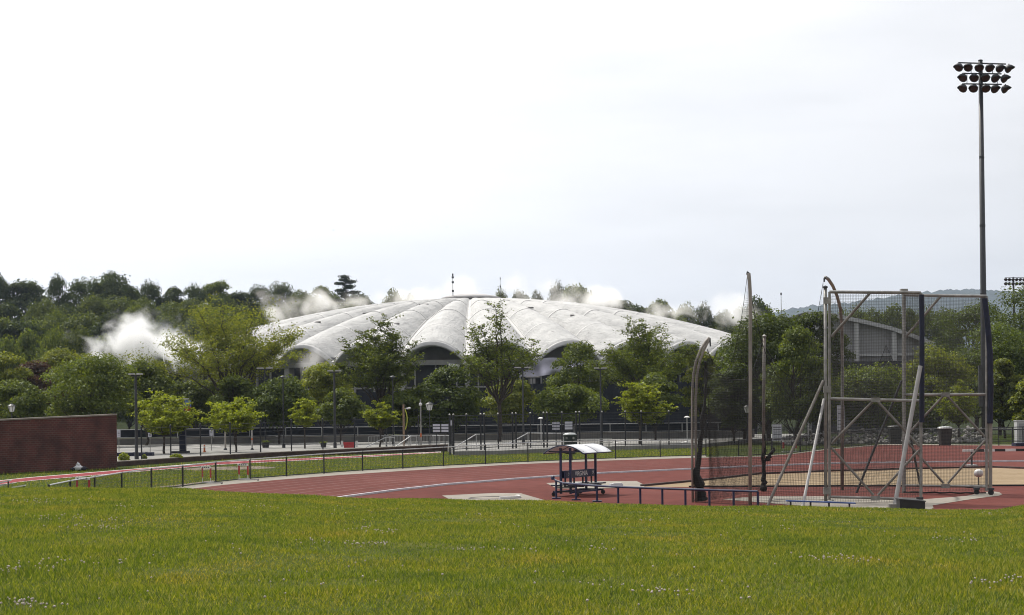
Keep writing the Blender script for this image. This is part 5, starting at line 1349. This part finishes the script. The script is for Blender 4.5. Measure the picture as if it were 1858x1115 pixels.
back = MB().bar(S(-1.55, .06, .98), S(1.6, .06, .98), .05, .34, up=(0, 0, 1)).build('backrest', MAT['navy'], SH)
MB().bar(S(-1.55, -.1, .98), S(1.6, -.1, .98), .05, .34).build('rear_backrest', MAT['navy'], SH)
for c in (.42, -.42):
    MB().bar(S(-1.6, c, .5), S(1.65, c, .5), .36, .05).build('seat', MAT['navy_pad'], SH)
    MB().bar(S(-1.6, c, .534), S(1.65, c, .534), .30, .012).build('seat_top', MAT['lid_grey'], SH)
for a in (-1.35, -.45, .45, 1.35):
    MB().bar(S(a, -.5, .42), S(a, .5, .42), .06, .06).build('seat_bracket', MAT['black_metal'], SH)
    MB().bar(S(a, 0, .42), S(a, 0, .9), .06, .06, up=ac).build('back_strut', MAT['black_metal'], SH)
for c in (-.42, .42): MB().bar(S(-1.6, c, .20), S(1.6, c, .20), .07, .08).build('skid', MAT['navy'], SH)
for a in (-1.35, 1.35): MB().bar(S(a, -.6, .22), S(a, .6, .22), .07, .07).build('axle', MAT['black_metal'], SH)
for a in (-1.35, 1.35):
    for c in (-.58, .58):
        w = MB(); w.lathe(S(a, c, .10), [(.06, -.03), (.10, -.028), (.10, .028), (.06, .03)], 12, Matrix.Rotation(math.pi/2, 3, 'X')); w.build('wheel', MAT['black_metal'], SH)
# lettering on the backrest
Mt = Matrix((al, Vector((0, 0, 1)), al.cross(Vector((0, 0, 1))))).transposed()
def lettering(txt, a, z, size, sx=1.0):
    cu = bpy.data.curves.new('lettering', 'FONT'); cu.body = txt; cu.size = size; cu.align_x = 'CENTER'; cu.align_y = 'CENTER'; cu.extrude = .004
    ob = bpy.data.objects.new('tmp', cu); COL.objects.link(ob); dg = bpy.context.evaluated_depsgraph_get()
    me = bpy.data.meshes.new_from_object(ob.evaluated_get(dg)); bpy.data.objects.remove(ob)
    c = S(a, .06+.03, z); off = chain_loc(back)
    for v in me.vertices:
        q = c + Mt @ Vector((v.co.x*sx, v.co.y, v.co.z)) - off; v.co = q
    me.materials.clear(); me.materials.append(MAT['text_white']); return link('lettering', me, back)
lettering('VIRGINIA', .12, .98, .30, 1.05)
for a in (-1.12, 1.36):
    lettering('V', a, 1.0, .19)
    for s in (-1, 1):
        MB().bar(S(a-.10, .092, .93 if s > 0 else 1.05), S(a+.10, .092, 1.05 if s > 0 else .93), .006, .014).build('crossed_sabre', MAT['text_white'], back)
# white towel block beside the shelter
p = G(1118, 884); root = empty('foam_block', p, 'small pale foam block on the concrete right of the shelter', 'block')
mb = MB(); mb.box((p.x, p.y, .10), (.62, .34, .17), rz=.2); mb.build('block', MAT['sign_white'], root)
MB().box((p.x+.05, p.y, .20), (.44, .26, .05), rz=.2).build('top_pad', MAT['white_paint'], root)

# ------------------------------------------------------------------ navy railing
RL = [(1004, 868, 79.4), (1009, 871.5, 79.2), (1022, 876, 78.8), (1045, 878, 77.7), (1083, 881, 76.2), (1121.5, 883, 75), (1161.6, 884.5, 74), (1201.6, 886, 73), (1243.5, 887.4, 72.2), (1287, 888.7, 71.4), (1331, 890, 70.7), (1375, 891.3, 70)]
q = [P(x, y, d) for x, y, d in RL]; root = empty('navy_railing', (q[5].x, q[5].y, 0), 'low navy railing on short posts in front of the cage', 'railing')
MB().path(q, .045, 8).build('rail', MAT['navy'], root)
q2 = [p+Vector((0, 0, .05)) for p in q]; 
for i, p in enumerate(q):
    if i in (0, 2): continue
    MB().tube((p.x, p.y, 0), p, .045, 8).build('post', MAT['navy'], root)
    if i in (1, 3, 4): MB().box((p.x, p.y, .03), (.38, .3, .05)).build('foot_plate', MAT['navy'], root)
MB().lathe(q[0]+Vector((-.02, 0, -.05)), [(.06, 0), (.09, .05), (.08, .15), (.03, .18)], 8).build('rail_end', MAT['navy'], root)
a, b = P(1427, 908, 67), P(1551, 912.5, 67.4); root = empty('blue_low_bench', (a.x, 67, 0), 'long low pale blue bench bar at the grass edge before the cage', 'bench')
MB().bar(a, b, .22, .05).build('seat', MAT['blue_plastic'], root)
for t in (.06, .35, .62, .92):
    p = a.lerp(b, t); MB().bar((p.x, p.y, 0), (p.x, p.y, p.z), .06, .06, up=(1, 0, 0)).build('leg', MAT['dark_metal'], root)
# black equipment box
p = G(1652, 924); root = empty('equipment_box', p, 'black box with slanted lid at the foot of the left gate', 'box')
mb = MB(); w, dp, h1, h2 = .46, .3, .30, .38
mb.add([(p.x-w, p.y-dp, 0), (p.x+w, p.y-dp-.1, 0), (p.x+w, p.y+dp, 0), (p.x-w, p.y+dp, 0), (p.x-w, p.y-dp, h2), (p.x+w, p.y-dp-.1, h1), (p.x+w, p.y+dp, h1), (p.x-w, p.y+dp, h2)], [(3,2,1,0),(4,5,6,7),(0,1,5,4),(1,2,6,5),(2,3,7,6),(3,0,4,7)]); mb.build('body', MAT['bin_black'], root)
MB().add([(p.x-w-.03, p.y-dp-.03, h2+.003), (p.x+w+.03, p.y-dp-.13, h1+.003), (p.x+w+.03, p.y+dp+.03, h1+.003), (p.x-w-.03, p.y+dp+.03, h2+.003), (p.x-w-.03, p.y-dp-.03, h2+.04), (p.x+w+.03, p.y-dp-.13, h1+.04), (p.x+w+.03, p.y+dp+.03, h1+.04), (p.x-w-.03, p.y+dp+.03, h2+.04)], [(3,2,1,0),(4,5,6,7),(0,1,5,4),(1,2,6,5),(2,3,7,6),(3,0,4,7)]).build('lid', MAT['dark_metal'], root)

# ------------------------------------------------------------------ throwing cage
CG = empty('throwing_cage', G(1500, 912), 'tall netted throwing cage with curved poles and two braced gates', 'cage')
pA, pB, pC, pD, pE, pF = G(1257, 911), G(1361, 916), G(1385, 891), G(1498.5, 912), G(1528, 889), G(1640, 894)
def Q(px, py, d): return P(px, py, d)
def cpole(name, pts, r, m): return MB().path(pts, r, 10).build(name, MAT[m], CG, True)
for dx in (0, .15):
    top = [Vector((pA.x+dx, pA.y+dx*.4, 0)), Vector((pA.x+dx, pA.y, 2)), Q(1256+dx*44, 720, pA.y), Q(1258+dx*44, 680, pA.y), Q(1263+dx*44, 655, pA.y), Q(1271+dx*40, 635, pA.y), Q(1280+dx*30, 620, pA.y), Q(1287, 612, pA.y)]
    cpole('curved_pole', top, .052, 'pole_tan')
MB().tube(Q(1288, 613, pA.y), Q(1289, 628, pA.y), .035, 6).build('hook', MAT['dark_metal'], CG)
cpole('tall_pole', [pB-Vector((0, 0, .05)), Q(1361.5, 700, pB.y), Q(1361.5, 560, pB.y), Q(1361, 530, pB.y), Q(1360, 510, pB.y), Q(1358.5, 495, pB.y)], .072, 'pole_tan')
MB().path([Q(1358.5, 495, pB.y), Q(1356.5, 492.5, pB.y), Q(1355.2, 498, pB.y)], .04, 6).build('hook', MAT['dark_metal'], CG)
cpole('rear_pole', [pC, Q(1386, 700, pC.y), Q(1387, 611, pC.y)], .075, 'galv_rust'); MB().lathe(Q(1387, 611, pC.y), [(.09, 0), (.1, .05), (.02, .12)], 8).build('pole_cap', MAT['galv'], CG)
cpole('gate_pole', [pD, Q(1498, 700, pD.y), Q(1497.5, 522, pD.y)], .068, 'galv'); MB().lathe(Q(1497.5, 522, pD.y), [(.1, 0), (.1, .06), (.02, .1)], 8).build('pole_cap', MAT['dark_metal'], CG)
cpole('curved_pole', [pE, Q(1528.5, 700, pE.y), Q(1527.5, 590, pE.y), Q(1525, 560, pE.y-1), Q(1519, 537, pE.y-2), Q(1511, 518, pE.y-3.2), Q(1503, 506, pE.y-4.4), Q(1498, 503, pE.y-5.2)], .075, 'galv')
MB().path([Q(1498, 503, pE.y-5.2), Q(1495.5, 505, pE.y-5.2), Q(1495.5, 511, pE.y-5.2)], .04, 6).build('hook', MAT['dark_metal'], CG)
for y in (545, 706, 890): # hinge brackets
    c = Q(1501, y, pD.y-.02); MB().box(c, (.30, .16, .26)).build('hinge_bracket', MAT['galv'], CG)
# braces of the gate pole
MB().tube(Q(1494, 690, pD.y), G(1393, 917), .06, 8).build('brace', MAT['galv_rust'], CG)
MB().tube(Q(1495, 724, pD.y-.1), G(1456, 921), .06, 8).build('brace', MAT['prop_grey'], CG)
def net_piece(name, Apt, Bpt, htop, zb, sp=.07, r=.0040, bul=.0, m='net_black', n_h=None, shift=None):
    """hanging net between ground points; htop(t) upper edge height; bulges sideways"""
    A, B = Vector((Apt.x, Apt.y, 0)), Vector((Bpt.x, Bpt.y, 0)); L = (B-A).length; nrm = Vector(((B-A).y, -(B-A).x, 0)).normalized()
    n = max(4, int(L/sp)); mb = MB(); seg = 10
    def pt(t, s):
        z = zb+(htop(t)-zb)*s
        o = bul*math.sin(s*math.pi)*math.sin(t*math.pi) + .018*math.sin(t*31+s*5)*(1-s)
        sh = shift(t, s) if shift else Vector((0, 0, 0))
        return A.lerp(B, t)+nrm*o+Vector((0, 0, z))+sh
    for i in range(n+1):
        mb.path([pt(i/n, j/seg) for j in range(seg+1)], r, 3, cap=False)
    hmax = max(htop(i/20) for i in range(21)); mrow = int((hmax-zb)/sp); k = max(8, int(L/.35))
    for j in range(mrow+1):
        z = zb+(hmax-zb)*j/mrow; run = []
        for i in range(k*2+1):
            t = i/(k*2); h = htop(t)
            if z <= h+1e-6: run.append(pt(t, (z-zb)/max(.01, h-zb)))
            else:
                if len(run) > 1: mb.path(run, r, 3, cap=False)
                run = []
        if len(run) > 1: mb.path(run, r, 3, cap=False)
    mb.path([pt(i/40, 1) for i in range(41)], r*3.2, 4, cap=False)
    o = mb.build(name, MAT[m], CG); o["kind"] = 'stuff'; return o
def sag(h0, h1, low, p=2.2):
    def f(t):
        e = h0*max(0, 1-t*p)**2.0 + h1*max(0, 1-(1-t)*p)**2.0
        b0 = max(0, 1-t*p)**2.0; b1 = max(0, 1-(1-t)*p)**2.0
        return low + (h0-low)*b0 + (h1-low)*b1
    return f
hA, hB, hC, hD, hE, hF = [Q(x, y, p.y).z for x, y, p in ((1288, 628, pA), (1356, 500, pB), (1387, 613, pC), (1496, 512, pD), (1528, 560, pE), (1640, 540, pF))]
net_piece('near_net', pA, pB, sag(hA, hB, 5.2), .02, bul=.35, m='net_black')
net_piece('near_net', pB, pD, sag(hB, hD, 5.0), .02, bul=.3, m='net_black')
net_piece('back_net', pA+Vector((.7, .3, 0)), pC, sag(hA-.1, hC-.2, 5.1, 2.6), .05, bul=-.4)
net_piece('far_net', pC, pE, sag(hC, hE-.6, 5.2), .05, bul=.3)
net_piece('far_net', pE, pF, lambda t: 5.0+1.6*max(0, 1-abs(t-.75)*3.2)**1.5+.8*max(0, 1-t*3)**2, .05, bul=.2)
# dark net bundles gathered at the poles
def bundle(pts, rads, name='net_bundle'):
    mb = MB(); P2 = []; R2 = []
    for i in range(len(pts)-1):
        for k in range(4):
            t = k/4; P2.append(Vector(pts[i]).lerp(Vector(pts[i+1]), t)+Vector((RNG.gauss(0, .03), RNG.gauss(0, .03), 0))); R2.append((rads[i]+(rads[i+1]-rads[i])*t)*(.75+.5*RNG.random()))
    P2.append(pts[-1]); R2.append(rads[-1]); mb.path(P2, R2, 9).build(name, MAT['net_black'], CG)
bundle([Q(1282, 655, pA.y), Q(1279, 720, pA.y), Q(1272, 800, pA.y), Q(1264, 860, pA.y), Q(1270, 885, pA.y+.2), Q(1272, 906, pA.y+.3)], [.04, .06, .09, .13, .22, .30])
bundle([Q(1386, 780, pC.y), Q(1385, 830, pC.y), Q(1385, 870, pC.y), Q(1385, 889, pC.y)], [.06, .11, .12, .16])
bundle([Q(1404, 812, pC.y), Q(1396, 828, pC.y), Q(1387, 836, pC.y)], [.05, .12, .08])
# gates
def gate(xl, xr, yt, ym, yb, dl, dr, label, pad_side, mats):
    def g(f, y, off=0.0):
        d = dl+(dr-dl)*f; p = P(xl+(xr-xl)*f, y, d); p.y += off; return p
    T = lambda f, y, r, nm, m: None
    fr = MB
    mid = lambda a, b: (a+b)/2
    yt0, yt1 = yt; ym0, ym1 = ym; yb0, yb1 = yb
    Y = lambda pr, f: pr[0]+(pr[1]-pr[0])*f
    bl, br = g(0, yb0), g(1, yb1)
    g0 = empty('x', (0, 0, 0), None, None); bpy.data.objects.remove(g0)
    root = MB().tube(g(0, yt0), Vector((bl.x, bl.y, .12)), .056, 8).build('gate_frame_post', MAT[mats[0]], CG)
    rp = MB().tube(g(1, yt1), Vector((br.x, br.y, .12)), .06, 8).build('gate_frame_post', MAT[mats[0]], CG)
    for pr, r, nm in ((yt, .062, 'top_rail'), (ym, .06, 'middle_rail'), (yb, .05, 'bottom_rail')):
        MB().tube(g(-.0, pr[0]), g(1.0, pr[1]), r, 8).build(nm, MAT[mats[1]], CG)
    yq = lambda f, s: Y(ym, f)+(Y(yb, f)-Y(ym, f))*s
    for (f0, s0), (f1, s1) in (((.02, .46), (.47, .02)), ((.53, .02), (.98, .46)), ((.02, .50), (.48, .97)), ((.53, .97), (.98, .50))):
        MB().tube(g(f0, yq(f0, s0), -.02), g(f1, yq(f1, s1), -.02), .05, 8).build('diagonal', MAT['galv_rust'], CG)
    yu = lambda f, s: Y(yt, f)+(Y(ym, f)-Y(yt, f))*s
    MB().tube(g(.02, yu(.02, .42), -.02), g(.44, yu(.44, .01), -.02), .055, 8).build('diagonal', MAT['galv_rust'], CG)
    for pr, f in ((ym, .5), (yb, .5)): MB().box(g(f, Y(pr, f), -.05), (.36, .1, .18)).build('joint_plate', MAT['galv'], CG)
    # net of the gate
    mb = MB(); n = 56
    for i in range(n+1):
        f = i/n; mb.path([g(f, Y(yt, f)+3, .06+.05*math.sin(i*.8)), g(f, Y(ym, f), .05+.07*math.sin(i*.31+1)), g(f, Y(yb, f)+(11 if i % 2 else 8), .07)], .0054, 3, cap=False)
    m_ = 138
    for j in range(m_+1):
        s = j/m_; mb.path([g(f, Y(yt, f)+3+(Y(yb, f)+8-Y(yt, f)-3)*s, .05+.05*math.sin(f*9+s*11)) for f in [k/8 for k in range(9)]], .0054, 3, cap=False)
    o = mb.build('gate_net', MAT['net_grey'], CG); o["kind"] = 'stuff'
    mb = MB(); mb.path([g(k/16, Y(yb, k/16)+12+.7*math.sin(k*1.9), .06) for k in range(17)], .035, 5, cap=False); mb.build('net_hem', MAT['net_black'], CG)
    return g
g1 = gate(1505, 1671, (529, 530.5), (723, 727), (901, 905.5), 73.2, 72.4, '', 'r', ('galv', 'galv'))
g2 = gate(1640, 1790, (535, 537), (716, 715), (880.5, 882.5), 79.6, 79.0, '', 'r', ('galv', 'galv'))
MB().path([P(1672, 534, 72.25), P(1673, 600, 72.25), P(1672.5, 766, 72.25)], .10, 10).build('post_pad', MAT['navy_pad'], CG)
MB().path([P(1786.5, 541, 78.9), P(1791, 580, 78.9), P(1796.5, 640, 78.9), P(1797.5, 700, 78.9), P(1796.5, 768, 78.9)], .125, 10).build('post_pad', MAT['navy_pad'], CG)
MB().tube(P(1797, 760, 79.0), P(1797, 898, 79.0), .085, 8).build('gate_frame_post', MAT['pole_tan'], CG)
MB().tube(P(1670, 664, 72.0), P(1624, 914, 70.6), .085, 10).build('prop', MAT['prop_grey'], CG)
p = G(1624, 922); MB().box((p.x, p.y, .09), (.5, .3, .16)).build('prop_foot', MAT['galv'], CG)
MB().tube(P(1636, 690, 79.8), G(1554, 894), .055, 8).build('brace', MAT['dark_metal'], CG)
MB().tube(P(1650, 780, 79.7), G(1672, 893), .05, 8).build('brace', MAT['dark_metal'], CG)
MB().tube(P(1640, 526, 79.9), pF, .085, 8).build('gate_pole', MAT['galv'], CG)
MB().box(P(1640, 526, 79.9), (.3, .3, .1)).build('pole_cap', MAT['galv'], CG)
for px, py in ((1772, 897), (1798, 898), (1669, 916)):
    p = G(px, py); MB().lathe((p.x, p.y, .12), [(.06, -.05), (.12, -.045), (.12, .045), (.06, .05)], 12, Matrix.Rotation(math.pi/2, 3, 'X')).build('caster_wheel', MAT['black_metal'], CG)
    MB().box((p.x, p.y, .26), (.24, .2, .1)).build('caster_bracket', MAT['dark_metal'], CG)
p = G(1765, 895); MB().box((p.x, p.y, .28), (.55, .3, .07)).build('counterweight', MAT['dark_metal'], CG)
# throwing circles
def ring(px, py, r, label):
    p = G(px, py); mb = MB(); V = []; F = []; n = 40
    for k in range(n):
        a = k*2*math.pi/n
        for rr_, z in ((r, .013), (r, .03), (r+.06, .03), (r+.06, .013)): V.append((p.x+math.cos(a)*rr_, p.y+math.sin(a)*rr_, z))
    for k in range(n):
        a, b = k*4, ((k+1) % n)*4
        for e in range(3): F.append((a+e, b+e, b+e+1, a+e+1))
    mb.add(V, F); o = mb.build('throwing_ring', MAT['dark_metal']); c = Vector((p.x, p.y, 0)); 
    for v in o.data.vertices: v.co -= c
    o.location = c; meta(o, label, 'ring'); return p
p = ring(896, 903.5, 1.07, 'dark steel throwing ring set in the pale pad left of the shelter')
root = empty('toe_board', (p.x, p.y, 0), 'curved white toe board on the throwing ring left of the shelter', 'board')
for k in range(5):
    a = -1.15+.36*k; MB().box((p.x+math.cos(a)*1.13, p.y+math.sin(a)*1.13, .07), (.11, .42, .10), rz=a).build('board_segment', MAT['white_paint'], root)
ring(1455, 908.5, 1.25, 'dark throwing ring inside the cage')

# ------------------------------------------------------------------ right-hand details
b = G(1776, 885); root = empty('ball_marker', b, 'white ball on a thin black stake by the right gate', 'marker')
t = P(1776, 858, b.y); MB().tube((b.x, b.y, 0), (b.x, b.y, t.z), .03, 6).build('stake', MAT['black_metal'], root)
MB().lathe((b.x, b.y, t.z), [(max(.01, .22*math.sin(math.pi*i/10)), -.19*math.cos(math.pi*i/10)) for i in range(11)], 16).build('ball', MAT['white_paint'], root, True)
b = G(1763, 846); root = empty('steeplechase_barrier', b, 'black and white striped steeplechase barrier behind the right gate', 'barrier')
z = P(1763, 817, b.y).z; x = P(1747, 817, b.y).x
for k in range(8):
    MB().box((x+.33+.66*k, b.y, z), (.656, .13, .15)).build('beam_segment', MAT['white_paint' if k % 2 == 0 else 'bin_black'], root)
for xx in (b.x, b.x+4.1):
    MB().box((xx, b.y, z/2), (.1, .1, z-.12)).build('leg', MAT['dark_metal'], root); MB().box((xx, b.y, .06), (.5, 1.2, .1)).build('foot', MAT['rail_steel'], root)
def wbin(px, y0, yb, label, m='bin_black', d=None, hw=11):
    b = G(px, yb); 
    if d: b = Vector((P(px, yb, d).x, d, 0))
    t = P(px, y0, b.y).z; w = hw/FP*b.y; root = empty('wheeled_bin', b, label, 'bin', 'black bins behind the cage')
    mb = MB(); lo, hi = w*.78, w
    mb.add([(b.x-lo, b.y-lo, 0.05), (b.x+lo, b.y-lo, .05), (b.x+lo, b.y+lo, .05), (b.x-lo, b.y+lo, .05), (b.x-hi, b.y-hi, t*.86), (b.x+hi, b.y-hi, t*.86), (b.x+hi, b.y+hi, t*.86), (b.x-hi, b.y+hi, t*.86)], [(3,2,1,0),(4,5,6,7),(0,1,5,4),(1,2,6,5),(2,3,7,6),(3,0,4,7)]); mb.build('body', MAT[m], root)
    MB().lathe((b.x, b.y, t*.865), [(w*1.25, 0), (w*1.3, t*.04), (w*1.1, t*.10), (w*.4, t*.135), (.02, t*.14)], 16).build('lid', MAT['lid_grey' if hw > 8 and px > 1700 else m], root)
    for s in (-1, 1): MB().lathe((b.x+s*w*.8, b.y+w*.7, .12), [(.05, -.04), (.12, -.035), (.12, .035), (.05, .04)], 10, Matrix.Rotation(math.pi/2, 3, 'Y')).build('wheel', MAT['black_metal'], root)
wbin(1715, 773, 806.5, 'black wheeled bin with pale lid against the right fence', d=172)
wbin(1624, 771, 803, 'black bin behind the fence seen through the left gate', d=184)
# white utility cabinet and ramp rails at the right edge
b = Vector((P(1856, 800, 176).x, 176, 0)); t = P(1856, 763.5, 176).z; root = empty('utility_cabinet', b, 'pale utility cabinet at the right edge behind the fence', 'cabinet')
MB().box((b.x, b.y, t/2), (1.4, 1, t)).build('body', MAT['building_trim'], root); MB().box((b.x, b.y-.52, t*.55), (1.0, .04, t*.7)).build('door', MAT['building_wall'], root); MB().box((b.x, b.y, t+.04), (1.5, 1.1, .08)).build('top', MAT['building_trim'], root)
root = empty('ramp_railing', (P(1800, 800, 170).x, 170, 0), 'dark ramp railing in front of the pale cabinet', 'railing')
for y0, y1 in ((776, 771.5), (779.5, 778), (800, 800)):
    MB().tube(P(1798, y0, 170), P(1930, y1, 170), .05, 6).build('rail', MAT['dark_metal'], root)
for x in (1812, 1837, 1856, 1880): a = P(x, 775, 170); MB().tube((a.x, a.y, 0), a, .05, 6).build('post', MAT['black_metal'], root)
p = G(1850, 807); root = empty('landing_mat', p, 'flat navy mat at the foot of the ramp railing', 'mat'); MB().box((p.x, 166.5, .14), (3.6, 1.5, .26)).build('pad', MAT['navy_pad'], root); MB().box((p.x, 166.5, .285), (3.6, 1.5, .03)).build('cover', MAT['navy'], root)
# notice sheets seen through the net, rubble bank
for (px, y0, y1, w, d, lab) in ((1410, 769, 800, 18, 168, 'white meshed board standing behind the cage net'), (1525.5, 735, 780, 14, 178, 'tall narrow white board behind the gate pole')):
    a, c = P(px-w/2, y0, d), P(px+w/2, y1, d); root = empty('display_board', ((a.x+c.x)/2, d, 0), lab, 'board')
    MB().box(((a.x+c.x)/2, d, (a.z+c.z)/2), (c.x-a.x, .06, a.z-c.z)).build('panel', MAT['sign_white'], root)
    for s in (-1, 1): MB().box(((a.x+c.x)/2+s*(c.x-a.x)*.45, d+.08, a.z/2), (.07, .07, a.z)).build('leg', MAT['dark_metal'], root)
    mb = MB()
    for k in range(6): mb.box(((a.x+c.x)/2, d-.035, c.z+(a.z-c.z)*(k+.7)/7), ((c.x-a.x)*.8, .008, .05))
    mb.build('printed_lines', MAT['dark_metal'], root)
rb = random.Random(5); V = []; F = []
for _ in range(700):
    px = rb.uniform(1420, 1790); d = rb.uniform(184, 192); p = P(px, 790, d); s = rb.uniform(.1, .32); b = len(V); z = rb.random()*1.5*(d-183)/9
    for (x, y, zz) in ico: V.append((p.x+x*s*rb.uniform(.7, 1.3), d+y*s*rb.uniform(.7, 1.3), z+zz*s*rb.uniform(.5, 1)))
    F += [(b+i, b+j, b+k) for i, j, k in icf]
o = link('rubble', np_mesh('rubble', V, F, MAT['rock'])); meta(o, 'bank of pale broken stone behind the right fence', 'rubble', kind='stuff')

# ------------------------------------------------------------------ floodlights
def flood(root, c, yaw, pitch, s):
    """one hooded floodlight: bowl, hood and amber lens"""
    M = Matrix.Rotation(yaw, 3, 'Z') @ Matrix.Rotation(math.radians(90)+pitch, 3, 'X')   # local +Z -> aim
    h = MB().lathe(c, [(.02, -.42*s), (.18*s, -.40*s), (.34*s, -.28*s), (.44*s, -.08*s), (.46*s, .04*s), (.43*s, .04*s)], 16, M).build('floodlight', MAT['dark_metal'], root, True)
    MB().lathe(Vector(c)+M @ Vector((0, 0, .045*s)), [(.43*s, 0), (.3*s, .02*s), (.02, .035*s)], 16, M).build('lens', MAT['lens_amber'], h, True)
    mb = MB(); V = []; n = 12
    for k in range(n+1):
        a = math.pi*k/n
        for r, z in ((.47, .0), (.50, .40*math.sin(a)+.03)):
            p = Vector((math.cos(a)*r*s, math.sin(a)*r*s*(1.0), z*s)); V.append(Vector(c)+M @ p)
        for r, z in ((.455, .0), (.485, .40*math.sin(a)+.03)):
            p = Vector((math.cos(a)*r*s, math.sin(a)*r*s, z*s)); V.append(Vector(c)+M @ p)
    F = []
    for k in range(n): q = k*4; F += [(q, q+4, q+5, q+1), (q+2, q+3, q+7, q+6), (q+1, q+5, q+7, q+3)]
    mb.add(V, F).build('hood', MAT['dark_metal'], h, True)
FD = 186.0
b = P(1787, 800, FD); b.z = 0; top = P(1779, 111, FD); b.x = top.x
root = empty('floodlight_mast', b, 'very tall floodlight mast with sixteen hooded lamps at right', 'floodlight mast')
MB().path([(b.x, b.y, -.2), (b.x, b.y, 8), (b.x, b.y, top.z)], [.36, .34, .22], 12).build('pole', MAT['dark_metal'], root, True)
MB().lathe((b.x, b.y, top.z), [(.2, 0), (.24, .05), (.24, .14), (.1, .2)], 12).build('pole_cap', MAT['dark_metal'], root)
for z in (8.2, 15, 22, 29): MB().tube((b.x, b.y, z), (b.x, b.y, z+.25), .40-.0045*z, 12).build('collar', MAT['dark_metal'], root)
MB().box((b.x-.42, b.y-.1, P(1780, 700, FD).z), (.35, .4, 4.2)).build('control_box', MAT['dark_metal'], root)
for (xa, ya, xb, yb) in ((1739, 113.3, 1825, 115.8), (1748, 132.7, 1817, 133.6), (1748, 151.7, 1817.5, 152.6)):
    MB().bar(P(xa, ya, FD-.25), P(xb, yb, FD-.25), .12, .12).build('crossarm', MAT['black_metal'], root)
for x, y0, y1 in ((1762, 113, 133), (1801, 114, 133.5), (1754.5, 132, 152), (1809.5, 133, 152.5)):
    MB().tube(P(x, y0, FD-.2), P(x, y1, FD-.2), .035, 5).build('hanger', MAT['dark_metal'], root)
rows_ = [[(1739.4, 122), (1756.7, 122), (1776.7, 122.5), (1795.7, 123), (1814.4, 124), (1830.7, 124.5)], [(1746.8, 141), (1767.5, 141), (1787.8, 141), (1806, 142), (1823.3, 142.5)], [(1746.8, 160), (1766.3, 160), (1788.8, 160), (1805.5, 161), (1824.3, 161.5)]]
for r_ in rows_:
    for i, (x, y) in enumerate(r_):
        c = P(x, y, FD-.5); f = (i-(len(r_)-1)/2)/((len(r_)-1)/2)
        flood(root, c, f*.75-.02, math.radians(36), 1.02)
        q = P(x, y-9.2, FD-.3); MB().bar(q, c+Vector((0, .15, .1)), .08, .08).build('bracket', MAT['black_metal'], root)
FD2 = 420.0
b = P(1842, 560, FD2); root = empty('floodlight_mast', (b.x, FD2, tz(b.x, FD2)), 'distant floodlight mast above the tree at the right edge', 'floodlight mast')
MB().tube((b.x, FD2, tz(b.x, FD2)), P(1838.5, 502.5, FD2), .4, 8, .22).build('pole', MAT['dark_metal'], root)
for y in (503.5, 511.3):
    MB().bar(P(1823, y, FD2-.4), P(1858, y-.2, FD2-.4), .12, .12).build('crossarm', MAT['black_metal'], root)
    for k in range(6): flood(root, P(1825+6.6*k, y+3.4, FD2-.9), (k-2.5)*.2, math.radians(36), .88)

# ------------------------------------------------------------------ birds
for px, py, lab, s in ((604.5, 417.5, 'tiny dark bird high left of the dome', 1.0), (810, 411.5, 'tiny dark bird high above the antenna mast', .7)):
    c = P(px, py, 260); root = empty('bird', c, lab, 'bird'); s *= .16
    mb = MB(); mb.path([c+Vector((-.3*s, 1.4*s, 0)), c+Vector((0, .6*s, .05*s)), c, c+Vector((.2*s, -1.0*s, .1*s))], [.04*s, .3*s, .35*s, .1*s], 8).build('body', MAT['bird'], root, True)
    for sd in (-1, 1):
        MB().add([c+Vector((0, .3*s, .1*s)), c+Vector((0, -.3*s, .1*s)), c+Vector((sd*1.1*s, -.2*s, .7*s)), c+Vector((sd*2.2*s, .5*s, .4*s)), c+Vector((sd*1.0*s, .4*s, .7*s)), c+Vector((sd*1.1*s, 0, .62*s))], [(0, 1, 2, 4), (4, 2, 3), (0, 5, 1), (2, 5, 4), (0, 4, 5), (1, 5, 2)]).build('wing', MAT['bird'], root)
# ------------------------------------------------------------------ hazy air
hz = MB().box((0, 4300, 298), (8600, 8760, 612)).build('haze', None)
m = bpy.data.materials.new('haze'); m.use_nodes = True; t = m.node_tree; t.nodes.remove(t.nodes['Principled BSDF'])
pv = t.nodes.new('ShaderNodeVolumePrincipled'); pv.inputs['Color'].default_value = (.66, .78, 1.0, 1); pv.inputs['Density'].default_value = .00005
pv.inputs['Anisotropy'].default_value = .2
t.links.new(pv.outputs[0], t.nodes['Material Output'].inputs['Volume'])
hz.data.materials.append(m); hz["kind"] = 'stuff'; hz["label"] = 'thin bluish summer haze over the whole valley'
